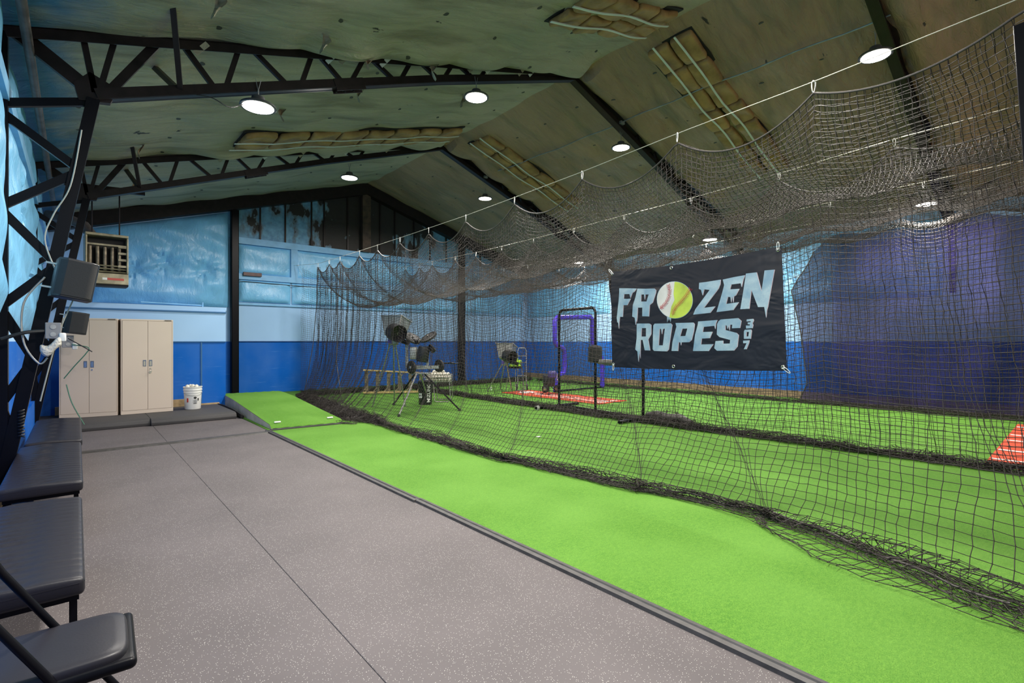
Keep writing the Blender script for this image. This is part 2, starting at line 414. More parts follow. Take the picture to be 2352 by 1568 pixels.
# ================================================================== LAMPS (light comes only from these and the world)
def lamp(x, y, z, label, first=[None]):
    if first[0] is None:
        t = thing('high_bay_lamp', label, 'lamp', (x, y, z), group='round high bay lamps under the roof trusses')
        b = MB().lathe([(.05, .13), (.07, .12), (.085, .05), (.17, .035), (.195, .02), (.20, 0), (.192, -.006), (.17, -.004), (.168, .006), (.01, .006)], n=32)
        part('housing', b, M['lampring'], t)
        part('lens', MB().lathe([(.01, .003), (.168, .003), (.168, -.006), (.12, -.016), (.01, -.022)][::-1], n=32), M['lens'], t, label='glowing round lens')
        h = MB().tube([(0, 0, .12), (0, 0, .2)], .008).tube([(0, 0, .2), (.03, 0, .33)], .004, 5).tube([(0, 0, .2), (-.03, 0, .33)], .004, 5)
        part('hook', h, M['conduit'], t)
        first[0] = t
    else:
        t = copy_tree(first[0]); t.location = (x, y, z); t['label'] = label
    ld = bpy.data.lights.new('high_bay_light', 'AREA'); ld.shape = 'DISK'; ld.size = .34; ld.energy = LAMP_W; ld.color = (1.0, .95, .88); ld.spread = math.radians(176)
    lo = link(bpy.data.objects.new('high_bay_light', ld)); lo.location = (0, 0, -.045); lo.parent = t
    return t
for x, y, z, l in [
    (1.62, 6.42, 4.26, 'round lamp under the near truss close to the left wall, leftmost lamp'),
    (4.83, 6.42, 5.40, 'bright round lamp under the middle of the near full truss, left of the roof peak'),
    (8.62, 6.42, 5.56, 'round lamp under the near full truss, just right of its peak'),
    (12.4, 6.42, 4.14, 'round lamp seen through overhead netting above the black banner'),
    (4.69, 11.02, 5.22, 'round lamp under the far truss, left of its peak, above the gable end'),
    (8.60, 11.02, 5.48, 'round lamp under the far truss right of its peak, small and bright above the net'),
    (12.5, 11.02, 4.10, 'small round lamp seen through nets left of the black banner, over the purple screen'),
    (8.24, 1.90, 5.40, 'large bright lamp at top right beside the net cable and conduit box'),
    (12.3, 2.02, 4.13, 'round lamp seen through overhead netting above the blue curtain'),
    (4.7, 1.90, 5.30, 'round lamp under the nearest truss above the camera, outside the picture'),
    (1.6, 1.90, 4.3, 'round lamp under the nearest truss beside the left wall, outside the picture')]:
    lamp(x, y, z, l)

# ================================================================== SHELL
struct('floor', MB().box((XL-.1, YN, -.12), (XR+.1, YE+.1, -.012)), mat('concrete_slab', (.22, .21, .20), .8, noise=(3, .2)))
struct('wall_end', MB().box((XL-.1, YE, 0), (XR+.1, YE+.15, 7.0)), M['wall'])
struct('wall_right', MB().box((XR, YN, 0), (XR+.12, YE+.1, 4.75)), M['wall'])
struct('wall_left', MB().box((XL-.12, YN, 0), (XL, YE+.1, 4.6)), M['wall'])
# quilted ceiling, one sheet per slope, sagging between its pins
def ceil_z(x, y):
    z = roof(x) + .05
    u = (y-FRAMES[0])/4.6 % 1.0
    sag = .05*np.sin(np.pi*u)**2
    i0 = round(x/1.15); d = 9
    for i in (i0-1, i0, i0+1):
        off = (i % 2)*.5; py = round(y/.95-off)+off; d = min(d, math.hypot(x-i*1.15, y-py*.95))
    pin = 1-math.exp(-(d/.30)**1.2)
    lump = .5+.5*math.sin(1.7*x+2.1*math.sin(.9*y))*math.cos(1.3*y+math.sin(1.1*x))
    for f in FRAMES:
        u = (y-(f-.85))/.80
        if 0 < u < 1 and abs(x-RX) > .1: sag += (.10+.09*abs(math.sin(2.9*x+f)))*math.sin(PI*u**1.8)**.8*min(1, max(0, x-1.2))
    return z - sag - .10*pin*(.55+.6*lump) - .012*math.sin(5.1*y+2*math.sin(2*x))
for nm, a, b in (('ceiling', XL-.1, RX), ('ceiling_2', RX, XR+.1)):
    xs = np.linspace(a, b, 110); ys = np.linspace(YN, YE+.05, 340)
    P = np.zeros((len(xs), len(ys), 3))
    for i, x in enumerate(xs):
        for j, y in enumerate(ys): P[i, j] = (x, y, ceil_z(x, y))
    struct('ceiling' , MB().grid(P), M['ceiling' if nm == 'ceiling' else 'ceiling_r'], smooth=True, label='olive grey quilted vinyl insulation on the %s roof slope' % ('left' if nm == 'ceiling' else 'right'))
wm = MB()
for i in range(0, 13):
    for j in range(-3, 18):
        x = i*1.15; y = (j+(i % 2)*.5)*.95
        if YN < y < YE-.3: wm.lathe([(.01, -.002), (.045, -.002), (.05, .004), (.01, .006)], (x, y, ceil_z(x, y)-.004), 10)
struct('trim_90', wm, mat('rusty_washer', (.05, .045, .035), .6), label='small round washers pinning the ceiling sheet')
# outer roof deck
struct('ceiling', MB().prism([(XL-.1, roof(XL)+.12), (RX, RZ+.14), (XR+.1, roof(XR)+.12), (XR+.1, roof(XR)+.25), (RX, RZ+.3), (XL-.1, roof(XL)+.25)], 'y', YN, YE+.15), M['dark'])
# gable skin above the trim
struct('wall_end', MB().prism([(3.2, 4.42), (XR, 4.30), (XR, roof(XR)), (RX, RZ), (3.2, roof(3.2))], 'y', YE-.04, YE-.005), M['gable'], label='peeling blue and black gable panels under the roof')
# studs over the gable
n = 1
for x in (4.01, 4.70, 5.47, 5.86, 6.62, 7.75, 8.3, 9.05, 9.7, 10.4, 12.0, 12.8):
    struct('trim_%d' % n, MB().box((x-.022, YE-.075, 4.36), (x+.022, YE-.03, roof(x)-.25)), M['steel']); n += 1
# blue painted boards of the end wall
for lo, hi in [((3.42, YE-.10, 4.26), (XR, YE-.03, 4.44)), ((3.42, YE-.09, 3.26), (10.9, YE-.03, 3.42)), ((4.86, YE-.085, 3.42), (5.05, YE-.03, 4.26)), ((9.0, YE-.085, 3.42), (9.18, YE-.03, 4.26)),
               ((3.42, YE-.06, 2.54), (XR, YE-.02, 2.60)), ((11.2, YE-.09, 3.26), (XR, YE-.03, 3.42))]:
    struct('trim_%d' % n, MB().box(lo, hi), M['boardblue']); n += 1
# plywood seams line and lower ledge
for lo, hi in [((3.42, YE-.03, 1.49), (XR, YE-.015, 1.512))]:
    struct('trim_%d' % n, MB().box(lo, hi), mat('navy_ledge', (.0, .05, .2), .6)); n += 1
struct('baseboard_right', MB().box((XR-.06, YN, 0), (XR, YE, .19)), M['woodskirt'])
struct('baseboard_left', MB().box((XL, YN, 0), (XL+.05, 12.6, .14)), M['woodskirt'])
# room built in front of the end wall at the left (2.2 m high)
struct('wall_alcove', MB().box((XL, 12.7, 0), (2.53, 12.82, 2.19)).box((2.45, 12.82, 0), (2.53, YE, 2.19)).box((XL, 12.7, 2.19), (2.55, YE, 2.26)), M['wall'], label='blue plywood partition behind the cabinets')
b = MB().box((XL, 12.675, 2.13), (2.54, 12.70, 2.16)).box((XL, 12.68, 1.485), (2.53, 12.70, 1.505)).box((2.05, 12.685, .1), (2.075, 12.7, 1.48))
struct('trim_%d' % n, b, mat('blue_ledge', (.03, .13, .30), .6)); n += 1
struct('trim_%d' % n, MB().box((-.3, 12.63, .10), (1.75, 12.69, .27)), M['wood'], label='raw lumber plate at the foot of the partition'); n += 1
struct('trim_%d' % n, MB().box((1.9, 12.64, .10), (2.4, 12.69, .15)), M['wood']); n += 1

# black rafter on the end wall
b = MB()
for x0, x1 in ((XL, RX), (RX, XR)):
    b.prism([(x0, roof(x0)-.02), (x1, roof(x1)-.02), (x1, roof(x1)-.36), (x0, roof(x0)-.36)], 'y', YE-.30, YE-.05)
struct('trim_%d' % n, b, M['steel'], label='dark steel rafter along the gable'); n += 1

def post(x, y, z1, w, d, label, m='steel_black'):
    b = MB().box((x-w/2, y-d/2, 0), (x-w/2+.012, y+d/2, z1)).box((x+w/2-.012, y-d/2, 0), (x+w/2, y+d/2, z1)).box((x-w/2, y-.008, 0), (x+w/2, y+.008, z1)).box((x-w/2, y-d/2, 0), (x+w/2, y-d/2+.014, z1))
    return solo('steel_column', b, M[m], label, 'column')
post(3.33, YE-.14, roof(3.3)-.36, .18, .2, 'glossy black steel column on the end wall behind the green mound')
post(11.05, YE-.14, roof(11.05)-.36, .2, .2, 'dark steel column on the end wall seen through the nets')
o = solo('ridge_post', MB().box((7.06, YE-.22, 4.44), (7.34, YE-.08, RZ-.36)), mat('rusty_ridge_post', (.06, .035, .022), .6, noise=(6, .5)), 'short rusty brown post under the gable peak', 'post')

# vinyl insulation pillows ------------------------------------------------
def pillow(name, x0, x1, zfun0, zfun1, y, depth, pins, label, axis='y', m='vinyl_blue', nx=60, nz=44, group=None):
    """front faces -y (axis y) or +x (axis x); x is then the long coordinate"""
    P = np.zeros((nx+1, nz+1, 3)); Q = []
    for i in range(nx+1):
        u = i/nx; x = x0+(x1-x0)*u
        a, b_ = zfun0(x), zfun1(x)
        for j in range(nz+1):
            v = j/nz; z = a+(b_-a)*v
            e = (min(1, min(u, 1-u)*9)**.5)*(min(1, min(v, 1-v)*7)**.5)
            d = depth*e*(1+.18*math.sin(7*x+3*math.sin(3*z))*.5+.12*math.sin(11*z+2*x))
            for px, pz in pins:
                rr = math.hypot(x-px, (z-pz)); th = math.atan2(z-pz, x-px)
                d -= depth*.75*math.exp(-(rr/.16)**1.2)
                d += .026*math.sin(th*9+2*math.sin(3*th))*math.exp(-((rr-.20)/.22)**2)
            P[i, j] = (x, y-d, z) if axis == 'y' else (y+d, x, z)
    b = MB(); b.grid(P if axis == 'y' else P[::-1])
    # backing rim
    return solo(name, b, M[m], label, 'insulation panel', group)
pillow('vinyl_insulation', .3, 3.22, lambda x: 2.45, lambda x: roof(x)-.38, YE-.02, .17, [(1.75, 3.55), (2.62, 3.45), (1.1, 3.3)], 'large quilted light blue vinyl panel, two puckered pins, left of the black column')
pillow('vinyl_insulation', 3.46, 4.86, lambda x: 3.42, lambda x: 4.26, YE-.02, .07, [], 'upper light blue vinyl pillow just right of the black column', nx=30, nz=20)
pillow('vinyl_insulation', 5.05, 9.0, lambda x: 3.42, lambda x: 4.26, YE-.02, .07, [(7.0, 3.85)], 'long upper light blue vinyl pillow behind the scalloped net edge', nx=50, nz=20)
pillow('vinyl_insulation', 3.46, 4.86, lambda x: 2.62, lambda x: 3.26, YE-.02, .09, [], 'lower light blue vinyl pillow just right of the black column', nx=30, nz=20)
pillow('vinyl_insulation', 4.9, 8.2, lambda x: 2.62, lambda x: 3.26, YE-.02, .09, [(6.5, 2.95)], 'lower light blue vinyl pillow behind the net corner', nx=50, nz=20)
pillow('vinyl_insulation', 8.25, 10.9, lambda x: 2.62, lambda x: 3.26, YE-.02, .09, [], 'lower light blue vinyl pillow left of the dark netted column', nx=40, nz=20)
pillow('vinyl_insulation', 11.2, 14.3, lambda x: 2.62, lambda x: 4.2, YE-.02, .1, [(12.7, 3.4)], 'vinyl insulation pillow in the far right corner behind nets', nx=40, nz=30)
# left wall sheets between frames
for a, b_, lab in ((-1.0, 1.8, 'crinkled light blue vinyl sheet on the left wall nearest the camera'), (2.05, 6.38, 'crinkled light blue vinyl sheet on the left wall before the leaning column'),
                   (6.62, 10.98, 'crinkled light blue vinyl sheet on the left wall between the columns'), (11.2, 12.62, 'crinkled light blue vinyl sheet on the left wall behind the heater')):
    pillow('insulation_sheet', a, b_, lambda x: 1.62, lambda x: 3.69, XL+.006, .10, [(a+1.1, 3.0), (a+2.6, 2.4)], lab, axis='x', nx=110, nz=60)
    pillow('insulation_sheet', a, b_, lambda x: 3.87, lambda x: 4.27, XL+.006, .08, [], lab.replace('crinkled light blue vinyl sheet', 'narrow blue vinyl strip high'), axis='x', nx=80, nz=12)
struct('trim_%d' % n, MB().box((XL, YN, 3.70), (XL+.09, YE, 3.86)), M['boardblue'], label='blue painted girt along the left wall'); n += 1
struct('trim_%d' % n, MB().box((XL, 6.9, .14), (XL+.05, 12.6, .55)).box((XL, 3.0, .14), (XL+.045, 6.2, .6)), M['wall'], label='blue kick board along the left wall'); n += 1
# right wall sheets
for a, b_, lab in ((6.65, 10.95, 'light blue vinyl sheet on the right wall behind the banner'), (11.25, 15.6, 'light blue vinyl sheet on the right wall near the far corner'), (2.1, 6.35, 'light blue vinyl sheet on the right wall behind the blue curtain')):
    o = pillow('insulation_sheet', a, b_, lambda x: 2.5, lambda x: 4.25, XR-.1, .09, [(a+1.4, 3.3), (a+3.0, 3.3)], lab, axis='x', nx=60, nz=30)
    for v in o.data.vertices: v.co.x = 2*XR - .104 - v.co.x
    o.data.flip_normals()

# pipe along the left eave
solo('eave_pipe', MB().tube([(-.33, YN, 4.20), (-.33, 4, 4.22), (-.33, 15.5, 4.16)], .038, 10), M['pipe'], 'weathered pipe running along the left wall under the eave', 'pipe')

# ================================================================== FRAMES
def make_frame(y, label):
    t = thing('roof_truss', label, 'roof truss', (0, y, 0), group=None)
    for sgn in (1, -1):
        X = (lambda x: x) if sgn == 1 else (lambda x: 2*RX-x)
        def P(x, z, dy=0): return (X(x), dy, z)
        b = MB()
        for dy in (-.045, .045): b.angle(P(-.5, roof(-.5)-.02, dy), P(RX, RZ-.03, dy), .10, up=(0, 1, 0) if dy > 0 else (0, -1, 0))
        part('top_chord', b, M['steel'], t)
        b = MB()
        ch = [(.15, 3.95), (4.2, 5.50), (RX, 6.56)]
        for (x0, z0), (x1, z1) in zip(ch, ch[1:]):
            for dy in (-.05, .05): b.bar(P(x0, z0, dy), P(x1, z1, dy), .012, .11)
            b.bar(P(x0, z0-.05, 0), P(x1, z1-.05, 0), .14, .012)
        part('bottom_chord', b, M['steel'], t)
        def zb(x): return np.interp(x, [c[0] for c in ch], [c[1] for c in ch])
        big = [(-.42, .13, .13), (.05, .14, .07), (.30, .17, .08), (.66, .22, .08)]
        for xt, xb, w in big:
            part('web_bar', MB().bar(P(xt, roof(xt)-.03), P(xb, zb(.15)+.02), .05, w), M['steel'], t)
        for xa, ka, xb, kb in [(.88, 't', 1.2, 'b'), (1.29, 'b', 1.43, 't'), (1.58, 't', 1.99, 'b'), (2.13, 'b', 2.27, 't'), (2.36, 't', 2.69, 'b'), (2.77, 'b', 2.97, 't'),
                               (3.08, 't', 3.45, 'b'), (3.51, 'b', 3.69, 't'), (3.86, 't', 4.18, 'b'), (4.25, 'b', 4.42, 't'), (4.55, 't', 4.85, 'b'), (4.95, 'b', 5.1, 't')]:
            z0 = roof(xa)-.04 if ka == 't' else zb(xa); z1 = roof(xb)-.04 if kb == 't' else zb(xb)
            part('web_bar', MB().bar(P(xa, z0), P(xb, z1), .045, .055), M['steel'], t)
        part('gusset_plate', MB().prism([(X(.02), 3.86), (X(.26), 3.90), (X(.33), 4.06), (X(.10), 4.16), (X(-.02), 4.02)], 'y', -.035, .035), M['steel'], t)
        for dy in (-.82, .75):
            part('knee_brace', MB().bar(P(.67, 4.80, dy*1.08), P(.86, 4.22, .0), .05, .055), M['steel'], t)
        part('splice_plate', MB().bar(P(2.55, zb(2.55)-.02, .06), P(2.95, zb(2.95)-.02, .06), .012, .15).bar(P(2.55, zb(2.55)-.02, -.06), P(2.95, zb(2.95)-.02, -.06), .012, .15), M['steel'], t)
        bb = MB()
        for k in range(6): bb.cbox(P(2.6+.06*k, zb(2.6+.06*k)-.075, (-1)**k*.03), (.025, .025, .035))
        part('bolt_row', bb, M['steel'], t)
    return t
tr = [make_frame(FRAMES[0], 'nearest dark steel truss, only its right slope seen at top right'), make_frame(FRAMES[1], 'dark steel roof truss with triangular webs crossing the upper left, first full one'),
      make_frame(FRAMES[2], 'farther dark steel roof truss, in front of the gable end')]
def make_column(y, mirror, label):
    t = thing('lattice_column', label, 'column', (0 if not mirror else 2*RX, y, 0), group=None)
    q = -1 if mirror else 1
    def P(x, z, dy=0): return (q*x, dy, z)
    def xi(z): return np.interp(z, [.0, 3.93], [-.545, .13])
    b = MB()
    for dy in (-.05, .05): b.bar(P(xi(.02), .02, dy), P(.13, 3.9, dy), .012, .10, up=(1, 0, 0))
    b.bar(P(xi(.02)+.045, .02), P(.175, 3.9), .11, .012, up=(1, 0, 0))
    part('inner_chord', b, M['steel_black'], t)
    part('outer_chord', MB().box((min(q*-.54, q*-.47), -.05, .02), (max(q*-.54, q*-.47), .05, roof(-.5)-.05)), M['steel_black'], t)
    part('base_plate', MB().box((min(q*-.55, q*-.30), -.12, -.01), (max(q*-.55, q*-.30), .12, .02)), M['steel_black'], t)
    for a, za, b_, zb_ in [('i', 3.88, 'o', 3.68), ('o', 3.58, 'i', 3.20), ('i', 3.14, 'o', 2.75), ('o', 2.68, 'i', 2.26), ('i', 2.20, 'o', 1.84), ('o', 1.76, 'i', 1.36), ('i', 1.28, 'o', .96), ('o', .90, 'i', .62), ('i', .56, 'o', .3)]:
        xa = xi(za) if a == 'i' else -.5; xb = xi(zb_) if b_ == 'i' else -.5
        part('lacing_bar', MB().bar(P(xa, za), P(xb, zb_), .045, .075), M['steel_black'], t)
    return t
make_column(FRAMES[0], True, 'right wall lattice column behind the blue curtain')
colA = make_column(FRAMES[1], False, 'black leaning lattice column at the left edge carrying the larger speaker')
colB = make_column(FRAMES[2], False, 'black lattice column beside the left cabinet carrying the smaller speaker')
make_column(FRAMES[1], True, 'right wall lattice column behind the black banner')
make_column(FRAMES[2], True, 'right wall lattice column behind the purple padded screen')

# ================================================================== FIBREGLASS STRIPS
def strip(yc, x0, x1, label, w=.84):
    t = thing('insulation_strip', label, 'insulation', ((x0+x1)/2, yc, 0)); L = t.location
    def zc(x): return ceil_z(x, yc)-.05
    d = .56; k = int(round((x1-x0)/d)); d = (x1-x0)/k
    b = MB().prism([(x0, roof(x0)-.055), (x1, roof(x1)-.055), (x1, roof(x1)-.03), (x0, roof(x0)-.03)], 'y', yc-w/2-.03, yc+w/2+.03)
    part('exposed_gap', b, M['dark'], t, world=True)
    for i in range(k):
        xa = x0+i*d+.02; xb = x0+(i+1)*d-.02; za = roof((xa+xb)/2)-.10; s_ = -SL if xa > RX else SL
        for ya, yb in ((yc-w/2, yc-.02), (yc+.02, yc+w/2)):
            j = rnd.uniform(-.03, .03)
            b = MB().rbox((xa, ya+j, za-.06), (xb, yb+j, za+.06), .05, 3, (6, 5, 1), fn=lambda x, y, z: .02*math.sin(9*x+5*y)+s_*(x-(xa+xb)/2))
            part('fiberglass_batt', b, M['batt'], t, world=True)
    for dy in (-.2, .2):
        pts = [(x, yc+dy+.02*math.sin(3*x), roof(x)-.19-.015*math.sin(5*x)) for x in np.linspace(x0-.1, x1, 16)]
        b = MB()
        for p, q in zip(pts, pts[1:]): b.bar(p, q, .035, .012)
        part('white_band', b, M['strap'], t, world=True)
strip(4.62, 7.45, 11.6, 'yellow brown fiberglass strip with white bands above the front net cable')
strip(4.5, 4.9, 7.0, 'yellow brown fiberglass strip at the top edge on the near left slope')
strip(9.9, 7.5, 11.0, 'yellow brown fiberglass strip with white bands on the far right slope')
strip(10.05, 2.2, 6.9, 'yellow brown fiberglass strip on the far left slope between the two trusses')
# conduit along the right slope
def cond_pt(y): return (8.65+.03*math.sin(y), y, roof(8.65)-.12-.03*math.sin(2.1*y)**2)
solo('roof_conduit', MB().tube([cond_pt(y) for y in np.linspace(-1, 11.1, 40)], .013, 8), M['conduit'], 'thin grey conduit running along the right roof slope past the lamps', 'conduit')
for y, l in ((1.95, 'small metal junction box on the conduit beside the brightest lamp'), (6.45, 'small metal junction box on the conduit at the near full truss'), (11.05, 'small metal junction box on the conduit at the far truss')):
    x, yy, z = cond_pt(y); solo('junction_box', MB().cbox((x, y, z-.01), (.12, .12, .06)), M['conduit'], l, 'electrical box', bevel=.006)

# torn flaps of plastic hanging from the ceiling
flaps = [(1.0, 5.4, 'beside the brace over the left speaker'), (2.2, 5.9, 'left of the leftmost lamp'), (2.9, 6.2, 'near the truss above the leftmost lamp'), (3.9, 6.2, 'by the middle lamp'),
         (.8, 10.2, 'above the far truss heel'), (2.5, 8.5, 'by the far yellow strip'), (3.4, 7.6, 'behind the leftmost lamp'), (.9, 12.6, 'over the wall heater'), (5.4, 7.6, 'left of the middle lamp')]
for x, y, w in flaps:
    b = MB(); L = rnd.uniform(.14, .3); a = rnd.uniform(0, 3); pts = []
    P = np.zeros((7, 4, 3))
    for i in range(7):
        for j in range(4):
            u = i/6; v = (j/3-.5)*(1-u*.8)*.13
            P[i, j] = (x+v*math.cos(a)+.04*math.sin(4*u+a), y+v*math.sin(a)+.05*math.sin(3*u+j), ceil_z(x, y)+.02-L*u+.02*math.sin(7*v*9))
    b.grid(P); b.grid((P+np.array([.004, .004, 0]))[::-1]); solo('torn_flap', b, M['ceiling'] if rnd.random() < .5 else M['woodskirt'], 'torn strip of vinyl hanging from the ceiling ' + w, 'torn plastic', 'torn ceiling scraps')
# tape tabs wrapped over the truss top chords
for fy, xs, w in ((6.5, (1.0, 2.45, 2.62, 3.2, 4.7, 5.05, 5.75, 6.0), 'near full truss'), (11.1, (2.1, 2.9, 3.6, 4.6, 5.6), 'far truss')):
    for k, x in enumerate(xs):
        z = roof(x)
        b = MB().bar((x+.10, fy-.10, z-.02), (x-.02, fy-.085, z-.17), .055, .004, up=(0, 1, 0))
        solo('tape_strip', b, M['strap'] if k % 2 else M['ceiling'], 'pale tape strip stuck over the top chord of the ' + w, 'tape', 'tape strips along the ' + w)

# ================================================================== FLOOR COVERS
SX = 2.42
def rmat(x0, x1, y0, y1, label, h=.0):
    return solo('rubber_mat', MB().box((x0, y0, -.012), (x1, y1, h)), M['mat'], label, 'floor mat', bevel=.004, smooth=False)
rmat(XL, 1.026, YN, 8.86, 'speckled grey rubber mat along the left benches')
rmat(1.028, SX, YN, 8.86, 'speckled grey rubber mat beside the green turf edge')
rmat(XL, 1.026, 8.90, 12.7, 'speckled grey rubber mat before the platform step, left piece')
rmat(1.028, SX+.02, 8.90, 12.7, 'speckled grey rubber mat before the platform step, piece by the green mound')
solo('seam_cover', MB().prism([(8.80, .0), (8.83, .018), (8.93, .018), (8.96, .0)], 'x', XL+.05, SX-.02), M['edging'], 'low dark rubber ridge crossing the grey mats', 'floor seam strip')
b = MB()
for y0, y1, dx in ((YN, 4.15, .0), (4.12, 9.0, -.012)):
    b.prism([(SX-.035+dx, 0), (SX-.03+dx, .020), (SX-.005+dx, .026), (SX+.012+dx, .012), (SX+.02+dx, .022), (SX+.045+dx, .020), (SX+.055+dx, 0)], 'y', y0, y1)
o = solo('turf_edging', b, M['edging'], 'dark rubber edging bead between the grey mats and the green turf', 'edging', smooth=False)
solo('artificial_turf', MB().box((SX+.03, YN, -.012), (XR, YE, .004)), M['turf'], 'bright green artificial turf covering the cage floor', 'turf', smooth=False)
# raised platform with rolled mat front
b = MB()
for x0, x1, y in ((XL, 1.0, 10.95), (1.0, 2.36, 10.88)):
    b.prism([(y, .0), (y-.01, .05), (y+.02, .10), (y+.10, .125), (y+.2, .125), (12.68, .12), (12.68, 0)], 'x', x0, x1)
solo('platform', b, M['mat_foam'], 'low dark foam covered platform under the cabinets', 'platform', bevel=.01)
b = MB()
for k in range(4):
    pts = [(2.36+.02*k, 12.6, .10-.01*k), (2.37+.02*k, 12.1, .12-.015*k), (2.40+.02*k, 11.4, .10-.015*k), (2.42+.015*k, 10.8, .05-.01*k)]
    b.bar(pts[0], pts[1], .012, .07); b.bar(pts[1], pts[2], .012, .07); b.bar(pts[2], pts[3], .012, .07)
solo('mat_offcut', b, M['rubber'], 'curled black mat edges standing between platform and mound', 'mat edge')

# pitching mound
t = thing('pitching_mound', 'sloped green turf pitching mound in front of the end wall', 'pitching mound', (3.1, 11.1, 0))
def MX(u, v):  # u across 0..1, v along 0 front..1 back
    return (2.50+.02*v+1.20*u, 9.10+3.95*v-.12*u)
prof = [(0, .02), (.012, .05), (.03, .075), (.35, .165), (.72, .27), (.92, .30), (1, .30)]
b = MB(); P = []
for u in np.linspace(0, 1, 20): P.append([(*MX(u, v), z + .004*math.sin(40*u+60*v)) for v, z in prof])
P = np.array(P); b.grid(P[::-1]); 
part('turf_cover', b, M['turf'], t, world=True)
b = MB()
for u0, u1 in ((0, .02), (.98, 1.0)):
    lo = [(*MX(u0, v), 0.0) for v, z in prof] + [(*MX(u0, v), z-.006) for v, z in prof[::-1]]
    hi = [(*MX(u1, v), 0.0) for v, z in prof] + [(*MX(u1, v), z-.006) for v, z in prof[::-1]]
    m_ = len(lo); b.add(lo+hi, [tuple(reversed(range(m_))), tuple(range(m_, 2*m_))]+[(i, (i+1) % m_, m_+(i+1) % m_, m_+i) for i in range(m_)])
xb0, yb0 = MX(0, 1); xb1, yb1 = MX(1, 1); b.prism([(xb0, yb0), (xb1, yb1), (xb1, yb1-.02), (xb0, yb0-.02)], 'z', 0, .295)
part('side_panel', b, M['moundside'], t, world=True, label='grey painted plywood side')
for u in (.12, .86):
    x, y = MX(u, .045); b = MB().rbox((x-.055, y-.02, .085), (x+.055, y+.02, .11), .009, 2)
    part('handle', b, M['white_pl'], t, world=True, label='white pull handle')
part('front_batten', MB().prism([(2.47, 8.98), (3.75, 8.86), (3.75, 8.93), (2.47, 9.06)], 'z', .004, .022), M['edging'], t, world=True)

# red mats
t = thing('plate_mat', 'red turf mat with white batting box lines at the right edge', 'red mat', (10.8, .3, 0))
part('mat_base', MB().box((8.3, -1.3, .005), (12.75, .82, .02)), M['redmat'], t, world=True)
b = MB()
for x in (8.75, 9.55, 10.55, 11.2, 12.3): b.box((x-.035, -1.28, .02), (x+.035, .80, .023))
part('line_marking', b, M['whiteline'], t, world=True)
t = thing('strike_mat', 'long narrow red turf mat with white lines behind the black screen', 'red mat', (9.9, 9.2, 0))
part('mat_base', MB().box((9.35, 7.6, .005), (10.45, 11.2, .02)), M['redmat'], t, world=True)
b = MB()
for x in (9.72, 9.95): b.box((x-.025, 7.7, .02), (x+.025, 10.9, .023))
b.box((9.5, 7.75, .02), (10.3, 7.8, .023)).prism([(9.75, 10.6), (10.15, 10.6), (10.15, 10.85), (9.95, 11.05), (9.75, 10.85)], 'z', .02, .023)
part('line_marking', b, M['whiteline'], t, world=True)
b = MB().rbox((5.42, 5.62, .004), (5.50, 5.66, .016), .005, 2); solo('paper_scrap', b, M['white_pl'], 'small white scrap lying on the turf inside the cage', 'scrap')
b = MB().lathe([(.02, 0), (.022, .01), (.018, .05), (.02, .09), (.012, .1)], (9.6, 12.0, .004), 12); solo('hitting_tee_cone', b, M['white_pl'], 'tiny white rubber peg standing on the turf by the far machine', 'peg')

# ================================================================== CABINETS
def cabinet(x, y, rz, w, label, keys):
    t = thing('storage_cabinet', label, 'cabinet', (x, y, .125), rz, 'tall beige metal cabinets on the platform'); D = .42; H = 1.80
    part('body', MB().box((0, .02, 0), (w, D, H)).box((0, 0, 0), (w, .02, .07)).box((0, 0, H-.03), (w, .02, H)).box((0, 0, .07), (.018, .02, H-.03)).box((w-.018, 0, .07), (w, .02, H-.03)), M['beige'], t, bevel=.004, smooth=False)
    part('door_gap', MB().box((.018, .012, .07), (w-.018, .021, H-.03)), M['beige_gap'], t)
    for s in (0, 1):
        x0 = .021 if s == 0 else w/2+.002; x1 = w/2-.002 if s == 0 else w-.021
        d = part('door', MB().box((x0, -.004, .073), (x1, .014, H-.033)), M['beige'], t, bevel=.003, smooth=False)
        hx = w/2-.075 if s == 0 else w/2+.02
        part('recessed_handle', MB().box((hx, -.007, .90), (hx+.05, -.003, 1.02)), M['grey_pl'], d, label='small grey recessed pull')
        part('handle_cup', MB().box((hx+.008, -.009, .91), (hx+.04, -.006, 1.0)), M['silver'], d)
    d2 = [c for c in t.children if c.name.startswith('door')][-1]
    part('lock', MB().lathe([(.012, 0), (.012, .01)], (w/2+.045, -.004, .86), 12, RX_(PI/2)), M['silver'], t)
    part('badge', MB().box((w-.14, -.007, H-.024), (w-.03, -.001, H-.006)), M['beige_gap'], t)
    if keys:
        k = MB().tube([(w/2+.045+.014*math.cos(a), -.02, .835+.02*math.sin(a)) for a in np.linspace(0, 2*PI, 12, endpoint=False)], .002, 5, True)
        k.cbox((w/2+.05, -.02, .79), (.018, .003, .045), RY_(.3)).cbox((w/2+.03, -.021, .785), (.02, .003, .04), RY_(-.3))
        part('key_ring', k, M['silver'], t)
cabinet(-.23, 11.98, math.radians(-8), .82, 'left beige two door cabinet, partly behind the small black speaker', False)
cabinet(.63, 11.86, math.radians(2), .82, 'right beige two door cabinet with keys hanging in its lock', True)

